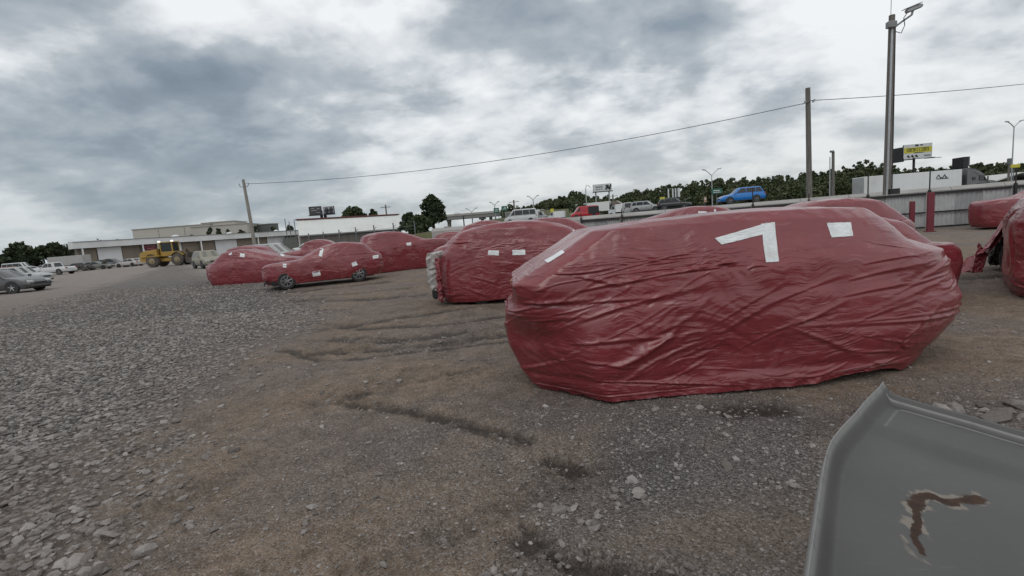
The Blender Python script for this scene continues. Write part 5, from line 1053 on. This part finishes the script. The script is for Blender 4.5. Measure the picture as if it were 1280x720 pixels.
# chain link posts in front of it
cf = thing('chain_link_fence', 'row of slim fence posts with angled arms before the white roofed building', 'fence', (0, 0, 0)); prev = None
for i, (px, yt) in enumerate(((386.5, 291.5), (405, 289.5), (425, 287), (446, 284), (469, 281.3), (493.5, 278.5), (520, 276))):
    p_ = Pd(px, 300, 62 - i * 1.2); zt = Pd(px, yt, 62 - i * 1.2)[2]; b = MB(); b.tube([(p_[0], p_[1], 0), (p_[0], p_[1], zt)], .07, 6).build('post', dst, cf); MB().tube([(p_[0], p_[1], zt - .5), (p_[0] + .35, p_[1] - .1, zt - .25)], .03, 5).build('arm', dst, cf)
    if prev is not None:
        for dz in (.55, .9, 1.9): MB().tube([(prev[0], prev[1], prev[2] - dz), (p_[0], p_[1], zt - dz)], .014, 4).build('wire', dst, cf)
    prev = (p_[0], p_[1], zt)
hall = mat('beige_hall', (.43, .415, .37), .85, var=.05, sc=.1, dirt=(.24, .22, .2), dirt_amt=.3); hallb = mat('beige_hall_block', (.32, .295, .255), .85, var=.05, sc=.1); glz = mat('dark_glazing', (.10, .11, .11), .4)
def hallbox(label, pa, pb, z, depth, m_, cap=True):
    A, B = G(*pa, z), G(*pb, z); t, ln = frame_on(A, B, label); MB().box((ln / 2, depth / 2, z / 2), (ln, depth, z)).build('wall', m_, t); MB().box((ln / 2, depth / 2, z + .1), (ln + .5, depth + .5, .25)).build('parapet', mat('pale_trim', (.34, .33, .30), .8), t); k = max(3, int(ln / 9))
    for i in range(1, k): MB().box((ln * i / k, -.04, z / 2), (.14, .06, z - .6)).build('panel_joint', mat('joint_line', (.2, .19, .17), .9), t)
    return t, ln
hallbox('long pale beige warehouse rising behind the long low building', (165, 287.5), (262, 280), 12.0, 40, hall)
hb, hl = hallbox('darker beige block of the distant warehouse with a sharp corner', (262, 278.3), (292.5, 276.2), 12.6, 14, hallb)
A_, B_ = G(292.5, 276.2, 12.6), G(308.5, 277.2, 12.6)
hallbox('beige wing of the warehouse block turned to the right of its corner', (292.8, 276.4), (308.5, 277.4), 12.5, 12, hall)
hallbox('pale beige warehouse end right of the grey utility pole', (308.5, 279.3), (342, 281), 11.0, 20, hall); hallbox('small dark glazed block of the warehouse left of the antennas', (336, 279.8), (347.5, 279.6), 10.6, 10, glz)
an = thing('antenna_mast', 'cluster of thin antenna masts left of the white roofed building', 'antenna', at(363, 150, 0, 290))
for dx, yt in ((-1.2, 273), (0, 277), (1.6, 275), (2.6, 279)): MB().tube([(dx, 0, 0), (dx, 0, Pd(363, yt, 150)[2])], .12, 6).build('mast', dst, an)
# pale gable right
hs = thing('building', 'pale low pitched roof of a house behind the large highway lamp', 'building', at(1266, 112, 0, 230)); zb = float(bank_z(hs.location.x, hs.location.y)); hs.location.z = zb; zr = Pd(1264, 217.5, 112)[2] - zb
MB().box((0, 2, (zr - 1.6) / 2), (13, 6, zr - 1.6)).build('wall', mat('pale_wall', (.4, .39, .36), .8), hs); MB().prism([(-7.5, zr - 1.9), (0, zr), (7.5, zr - 1.9), (7.5, zr - 1.65), (0, zr + .22), (-7.5, zr - 1.65)], -2, 7).build('roof', mat('pale_roof', (.52, .52, .50), .7), hs)
p_ = Pd(1261, 215, 70); t = thing('utility_pole', 'short dark pole at the right edge before the pale roofed house', 'pole', (p_[0], p_[1], float(bank_z(p_[0], p_[1])))); MB().tube([(0, 0, 0), (0, 0, Pd(1261, 200, 70)[2] - t.location.z)], .14, 8).build('shaft', woodd, t, True); MB().box((0, 0, Pd(1261, 202, 70)[2] - t.location.z), (.5, .3, .9), bev=.05).build('transformer', dst, t)
# flyover
fo = thing('flyover', 'long grey concrete flyover on piers in the distance right of the dark tree', 'bridge', (0, 0, 0)); za = Pd(562, 268.5, 265)[2]
xa_, xb_ = Pd(520, 270, 265)[0], Pd(760, 262, 265)[0]; yy = Pd(600, 270, 265)[1]
grc = mat('flyover_concrete', (.22, .22, .215), .85, var=.1, sc=.1)
MB().box(((xa_ + xb_) / 2, yy, za - 1.9), (xb_ - xa_, 11, 1.9)).build('deck', grc, fo); MB().box(((xa_ + xb_) / 2, yy - 5.6, za - .55), (xb_ - xa_, .4, 1.1)).build('parapet', conc, fo)
for px in (561, 603, 613.5, 648, 690):
    x = Pd(px, 272, 265)[0]; MB().box((x, yy, za - 3.3), (3.4 if px == 603 else 1.6, 9, 1.2)).build('pier_head', grc, fo); MB().box((x, yy, (za - 3.6) / 2), (1.5, 5, za - 3.6)).build('pier', grc, fo)
tt_ = thing('box_truck', 'tiny pale truck crossing the flyover', 'truck', (Pd(571, 266, 265)[0], yy - 2, za - .95)); tt_.scale = (.55, .55, .62); MB().box((0, 0, 2.0), (4.5, 2.2, 2.0), bev=.1).build('box_body', tw, tt_); MB().box((3.0, 0, 1.5), (1.5, 2.1, 1.8), bev=.2).build('cab', whit, tt_)
for x in (-1.2, 2.8): wheel(tt_, (x, -.9, .5), .5, 0)
rw = thing('retaining_wall', 'grey concrete wall and ramp edge between the flyover and the wood', 'wall', Pd(668, 272, 215) * np.array([1, 1, 0]) + np.array([0, 0, 0])); MB().box((0, 0, 4.2), (26, 1.0, 8.4)).build('wall', grc, rw); MB().box((0, -.55, 8.0), (26, .2, .5)).build('coping', conc, rw)
gp = thing('roadside_gantry', 'small tan frame standing over the wrapped roof strip under the dark tree', 'frame', at(560, 40, 0, 287)); zg = Pd(560, 283.6, 40)[2]
for s in (-1, 1): MB().box((s * .25, 0, zg / 2), (.08, .08, zg)).build('leg', tanw, gp)
MB().box((0, 0, zg), (.62, .1, .08)).build('crossbar', tanw, gp)
dp = thing('steel_post', 'thin dark post standing in the grass under the flyover', 'post', at(580.5, 70, 0, 285)); MB().tube([(0, 0, 0), (0, 0, Pd(580.5, 269, 70)[2])], .09, 8).build('shaft', frail, dp); MB().box((0, 0, .03), (.3, .3, .06)).build('base_plate', frail, dp)

# ------------------------------------------------------------------ trees and the wood on the hill
def leaf_mat(name, c1, c2, c3):
    m_ = bpy.data.materials.new(name); m_.use_nodes = True; q = NT(m_.node_tree); q.n.clear(); P = q.new('ShaderNodeNewGeometry').outputs['Position']
    t = q.new('ShaderNodeAttribute', attribute_name='tone').outputs['Fac']; c = q.ramp(t, [(0, c1), (.5, c2), (1, c3)])
    c = q.mix(smooth(q, q.noise(P, .12, 3, .6), .4, .65), c, (.050, .066, .028))
    p = q.new('ShaderNodeBsdfPrincipled', i_Base_Color=c, i_Roughness=.75); p.inputs['Specular IOR Level'].default_value = .25
    q.l.new(p.outputs[0], q.new('ShaderNodeOutputMaterial').inputs[0]); return m_
LEAF = leaf_mat('tree_leaves', (.036, .052, .025), (.060, .082, .038), (.09, .112, .05)); LEAFD = leaf_mat('dark_leaves', (.022, .033, .019), (.037, .052, .028), (.058, .072, .038)); BARK = mat('bark', (.07, .055, .045), .95, var=.3)
def leaves(centers, radii, per_, size, rs, flat=.8):
    """leaf quads filling clumps; returns verts, quads, tone"""
    V, T = [], []
    for (c, r_) in zip(centers, radii):
        k = max(6, int(per_ * (r_ if np.isscalar(r_) else 1))); d = rs.normal(0, 1, (k, 3)); d /= np.linalg.norm(d, axis=1, keepdims=True); rr = r_ * rs.uniform(.25, 1.0, (k, 1)) ** .5
        p = np.array(c) + d * rr * np.array([1, 1, flat]); a = rs.normal(0, 1, (k, 3)); a /= np.linalg.norm(a, axis=1, keepdims=True); b_ = np.cross(a, rs.normal(0, 1, (k, 3))); b_ /= np.linalg.norm(b_, axis=1, keepdims=True)
        s = size * rs.uniform(.6, 1.3, (k, 1)); V.append(np.stack([p + a * s, p + b_ * s * .6, p - a * s, p - b_ * s * .6], 1).reshape(-1, 3)); T.append(np.repeat(np.clip(rs.normal(.5, .22) + rs.normal(0, .15, k), 0, 1), 4))
    V = np.concatenate(V); n_ = len(V) // 4; return V, np.arange(n_ * 4).reshape(n_, 4), np.concatenate(T)
def tree(name, label, loc, h, w_, seed, m_=None, leaf=.35, n_=26, per_=70, base=.28, group=None, lean=0.0):
    rs = np.random.default_rng(seed); t = thing(name, label, 'tree', loc, 0, group); tr_ = MB(); fork = h * base
    tr_.tube([(0, 0, -.2), (lean * .3, 0, fork), (lean, 0, h * .8)], [w_ * .045 + .06, w_ * .035 + .04, .04], 8); cs, rr = [], []
    for i in range(n_):
        f = rs.uniform(0, 1) ** .8; z = h * (base + (1 - base) * f * .92); env = math.sin(math.pi * min(.95, .22 + .72 * f)) ** .8; a = rs.uniform(0, 6.28); q = w_ / 2 * env * rs.uniform(.2, .85)
        c = (lean * f + q * math.cos(a), q * math.sin(a), z); cs.append(c); rr.append(w_ * rs.uniform(.10, .19))
        if i % 3 == 0: tr_.tube([(lean * f * .6, 0, max(fork * .8, z * .6)), (c[0] * .55 + lean * f * .3, c[1] * .5, z * .85), c], [.10 + w_ * .008, .07, .02], 5)
    tr_.build('trunk', BARK, t, True)
    V, Fq, T = leaves(cs, rr, per_, leaf, rs); V[:, 2] = np.maximum(V[:, 2], .1); mesh_np('crown', V, Fq, m_ or LEAF, t, False, {'tone': T}); return t
def treeat(label, px, ytop, dep, wpx, seed, **kw):
    p_ = Pd(px, 290, dep); zb = max(0, float(bank_z(p_[0], p_[1]))) if p_[0] > -75 else 0.0; h = Pd(px, ytop, dep)[2] - zb; return tree('tree', label, (p_[0], p_[1], zb), h, wpx * dep / F_PX, seed, **kw)
treeat('tall dark ragged tree left of the flyover', 543, 243.5, 70, 36, 1, n_=46, per_=130, leaf=.26, base=.18, m_=LEAFD)
treeat('rounded dark tree just left of the tall ragged tree', 513, 265, 82, 27, 2, n_=30, per_=90, leaf=.3, base=.12, m_=LEAFD)
treeat('low bushy tree in front of the tall ragged tree, touching the wrapped cars', 527, 272, 66, 40, 3, n_=34, per_=110, leaf=.26, base=.08)
treeat('wide dark tree showing over the white metal roof, left half', 447, 259.5, 150, 46, 4, n_=34, per_=60, leaf=.6, base=.12, m_=LEAFD)
treeat('narrow tree showing over the white metal roof, right of the wide tree', 469, 260, 155, 18, 5, n_=22, per_=60, leaf=.6, base=.12)
for i, (px, yt, dep, wp, lb) in enumerate(((4, 312, 118, 26, 'tree cut by the left edge behind the tan shelter'), (17, 303.5, 122, 32, 'broad dark tree highest at the far left'), (33, 306.5, 118, 26, 'dark tree beside the broad one at the far left'), (48, 307, 124, 26, 'middle dark tree of the far left row above the white pickup'), (60, 304, 120, 24, 'dark tree above the pickup bed in the far left row'), (72, 301.5, 122, 26, 'taller dark tree second from the long building'), (85, 304.5, 126, 26, 'dark tree touching the left corner of the long building'))):
    treeat(lb, px, yt, dep, wp, 20 + i, n_=26, per_=46, leaf=.55, base=.06, m_=LEAFD, group='dark trees at the far left')
for i, (px, yt, dep, wp, lb) in enumerate(((122, 293, 150, 14, 'bare spiky treetop above the left part of the long building'), (146, 298, 150, 7, 'small treetop above the second bay of the long building'), (241, 285, 160, 15, 'bushy tree against the warehouse wall left of the darker block'), (263, 284, 150, 12, 'dark tree at the foot of the darker warehouse block, left'), (273, 283.5, 150, 12, 'dark tree at the foot of the darker warehouse block, middle'), (286, 286, 150, 13, 'low tree at the foot of the darker warehouse block, right'), (302, 286.5, 150, 12, 'low tree before the warehouse wing left of the utility pole'), (319, 281.5, 170, 14, 'dark tree right of the grey utility pole'), (341, 282, 178, 14, 'tree before the small dark glazed block'), (361, 281, 178, 20, 'tree below the antenna masts'))):
    treeat(lb, px, yt, dep, wp, 50 + i, n_=18 if i else 9, per_=40 if i else 8, leaf=.5, base=.15, m_=LEAFD, group='trees behind the long building')
# the wood: one mass of crowns on the hill
rs = np.random.default_rng(77); TOPX = [560, 600, 625, 640, 655, 670, 700, 715, 740, 760, 800, 840, 880, 930, 980, 1010, 1040, 1060, 1080, 1110, 1140, 1180, 1200, 1240, 1300, 1400]; TOPY = [279, 276, 264, 260, 262, 258, 250, 243, 249, 250, 242, 235, 231, 229.5, 227, 224, 219.5, 214, 208.5, 214, 220, 217, 214, 211, 212, 206]
cs, rr = [], []
for layer, (dep0, dep1, drop, cnt) in enumerate(((225, 260, -4, 430), (190, 215, 3, 300), (150, 175, 10, 230))):
    for i in range(cnt):
        px = rs.uniform(628 if layer == 0 else 660 + layer * 30, 1400); dep = rs.uniform(dep0, dep1); yt = np.interp(px, TOPX, TOPY) - 5 * min(1, max(0, (px - 760) / 200)) + drop + rs.uniform(-1.5, 5.5) + (2.5 if rs.random() < .4 else 0)
        p_ = Pd(px, yt, dep); zb = float(bank_z(p_[0], p_[1])); top = p_[2]
        if top < zb + 1.5: continue
        wd_ = rs.uniform(2.2, 4.6); con = rs.random() < .3; n_ = 7
        for k in range(n_):
            f = (k + .5) / n_; z = zb + .5 + (top - zb - .8) * f; sp = wd_ * ((1 - f) * 1.0 + .12 if con else (1 - abs(f - .45) * 1.1)) * .8
            cs.append((p_[0] + rs.normal(0, sp * .55), p_[1] + rs.normal(0, sp * .4), z)); rr.append(max(.7, sp * rs.uniform(.6, .9)))
V, Fq, T = leaves(cs, rr, 44, .52, rs, .9)
tag(mesh_np('distant_wood', V, Fq, leaf_mat('wood_leaves', (.048, .064, .034), (.078, .094, .046), (.115, .125, .065)), None, False, {'tone': T}), 'dark green wood covering the low hill beyond the highway', kind='stuff')

# ------------------------------------------------------------------ grey metal panel in the near corner
def panel():
    A = np.array([1.54, 1.97, .95]); e1 = np.array([.72, -.67, -.18]); e1 /= np.linalg.norm(e1); e2 = np.array([-.68, -.73, 0.0]); e2 -= e1 * (e1 @ e2); e2 /= np.linalg.norm(e2); nn = np.cross(e2, e1); nn = nn if nn[2] > 0 else -nn
    t = thing('metal_panel', 'grey sheet metal panel with raised rim and a rusty tear, nearest bottom right corner', 'metal panel', (A[0], A[1], 0))
    nu, nv = 330, 400; U, V = np.meshgrid(np.concatenate([np.linspace(0, .12, 60), np.linspace(.125, 1.1, nu - 60)]), np.concatenate([np.linspace(0, .14, 70), np.linspace(.145, 1.5, nv - 70)]))
    rimu = U; rimv = V
    lip = .050 * (1 - sst(rimu, .010, .065)) + .016 * np.exp(-((rimu - .004) / .006) ** 2)
    topl = .030 * (1 - sst(rimv, .02, .06)) + .008 * np.exp(-((rimv - .045) / .006) ** 2) + .006 * np.exp(-((rimv - .085) / .007) ** 2) * sst(U, .07, .12)
    body = -.012 * sst(V, .28, .40) + .004 * gn(U * 3, V * 3, 90) + .0012 * gn(U * 9, V * 9, 91) - .010 * np.exp(-(((U - .28) / .14) ** 2 + ((V - .42) / .10) ** 2))
    h = -.050 + np.maximum(lip, topl) + np.minimum(lip, topl) * .3 + body; h = np.where((rimu < .004) | (rimv < .004), h - .045, h)
    RUST = [(.262, .30), (.225, .315), (.20, .335), (.178, .335), (.160, .365), (.170, .42), (.155, .445), (.17, .49), (.185, .56), (.19, .66)]
    RUST = [(u + .062, v + .0) for u, v in RUST_UV]
    dr = seg_d(U, V, RUST) + .010 * gn(U * 16, V * 16, 92) + .006 * gn(U * 45, V * 45, 93)
    dr1 = seg_d(U, V, RUST[:6]) + .010 * gn(U * 16, V * 16, 92) + .006 * gn(U * 45, V * 45, 93); rust = np.maximum(1 - sst(dr1, .004, .026), 1 - sst(dr, .002, .012)); hole = 1 - sst(dr + .012 * sst(V, .52, .58), .001, .007); stain = (1 - sst(dr, .012, .055)) * sst(gn(U * 14, V * 14, 94) + gn(U * 38, V * 38, 95) * .6, -.25, .25)
    h = h - hole * .010
    bend = .085 * (1 - np.sqrt(((V - .72) / .72) ** 2 + .02)) * (1 - sst(U, .1, .9)); P = A[None, None] * np.array([0, 0, 1]) + (U - bend)[..., None] * e1 + V[..., None] * e2 + h[..., None] * nn
    shp = U.shape; w_ = shp[1]; ii = np.arange((shp[0] - 1) * (w_ - 1)); a_ = (ii // (w_ - 1)) * w_ + ii % (w_ - 1)
    m_ = bpy.data.materials.new('worn_grey_metal'); m_.use_nodes = True; q = NT(m_.node_tree); q.n.clear(); co = q.new('ShaderNodeTexCoord').outputs['Object']
    att = lambda k: q.new('ShaderNodeAttribute', attribute_name=k).outputs['Fac']; n1 = q.noise(co, 2.2, 6, .6); n2 = q.noise(co, 26, 6, .7)
    base = q.ramp(n1, [(.3, (.058, .056, .053)), (.7, (.082, .079, .076))]); base = q.mix(q.m('MULTIPLY', smooth(q, n2, .55, .8), .25), base, (.13, .128, .125))
    edge = att('edge'); base = q.mix(q.m('MULTIPLY', edge, smooth(q, n2, .15, .5)), base, (.26, .255, .25))
    base = q.mix(q.m('MULTIPLY', smooth(q, q.m('ADD', att('stain'), q.m('MULTIPLY', q.m('SUBTRACT', q.noise(co, 40, 6, .75), .5), 1.4)), .35, .8), .55), base, (.27, .225, .18)); rs_ = smooth(q, q.m('ADD', att('rust'), q.m('MULTIPLY', q.m('SUBTRACT', q.noise(co, 70, 6, .75), .5), 1.5)), .38, .62); base = q.mix(rs_, base, q.ramp(n2, [(.35, (.022, .011, .007)), (.7, (.058, .028, .014))])); base = q.mix(att('hole'), base, (.008, .007, .006))
    scr = smooth(q, q.noise(q.mapping(co, rot=(0, 0, R(30)), sc=(3, 60, 3)), 3, 3, .5), .66, .74); base = q.mix(q.m('MULTIPLY', scr, .25), base, (.2, .2, .2))
    bp = q.new('ShaderNodeBump', i_Strength=.12, i_Distance=.004, i_Height=n2)
    p = q.new('ShaderNodeBsdfPrincipled', i_Base_Color=base, i_Normal=bp.outputs[0]); q.put(p.inputs['Roughness'], q.m('ADD', q.m('ADD', .46, q.m('MULTIPLY', n1, .2)), q.m('MULTIPLY', att('rust'), .4), clamp=True)); q.put(p.inputs['Metallic'], q.m('SUBTRACT', .1, q.m('MULTIPLY', att('rust'), .1), clamp=True))
    q.l.new(p.outputs[0], q.new('ShaderNodeOutputMaterial').inputs[0])
    edge_a = np.clip(np.exp(-((U - .007) / .009) ** 2) + np.exp(-((V - .045) / .004) ** 2) * .8 * (U > .03) + np.exp(-((V - .085) / .004) ** 2) * .8 * (U > .09) + np.exp(-((U - .085) / .004) ** 2) * .35 * (V > .09) * (V < .3), 0, 1)
    o = mesh_np('sheet', P.reshape(-1, 3), np.stack([a_, a_ + 1, a_ + w_ + 1, a_ + w_], 1), m_, t, True, {'rust': rust.ravel(), 'hole': hole.ravel(), 'stain': stain.ravel(), 'edge': edge_a.ravel()})
    # the sheet's folded skirt and the frame it rests on
    c_ = lambda u, v, d_: A * np.array([0, 0, 1]) + u * e1 + v * e2 + d_ * nn
    sk = MB(); sk.loft([[c_(.012, .004, -.036), c_(1.1, .004, -.036), c_(1.1, .010, -.036), c_(.012, .010, -.036)], [c_(.036, .03, -.161), c_(1.1, .03, -.161), c_(1.1, .036, -.161), c_(.036, .036, -.161)]], True, True); sk.build('skirt', m_, t)
    fr = MB(); cc = c_(.7, .8, 0); fr.box((cc[0], cc[1], .36), (.7, .9, .72), rz=math.atan2(e2[1], e2[0]), bev=.03); fr.build('underframe', DARK, t)
    for v_ in (.06, 1.4): MB().tube([c_(.16, v_ + .1, -.15), c_(.7, .8, -.32)], .03, 6).build('strut', frail, t)
    return t
def panel_uv(px, py):
    A = np.array([1.54, 1.97, .90]); e1 = np.array([.72, -.67, -.18]); e1 /= np.linalg.norm(e1); e2 = np.array([-.68, -.73, 0.0]); e2 -= e1 * (e1 @ e2); e2 /= np.linalg.norm(e2); nn = np.cross(e2, e1); d = ray(px, py); p_ = C0 + d * (((A - C0) @ nn) / (d @ nn)) - A; return float(p_ @ e1), float(p_ @ e2)
RUST_UV = [panel_uv(*p_) for p_ in ((1226, 619), (1208, 622), (1190, 625), (1172, 617), (1158, 619), (1153, 632), (1153, 650), (1146, 660), (1141, 666), (1147, 677), (1150, 684))]
panel()
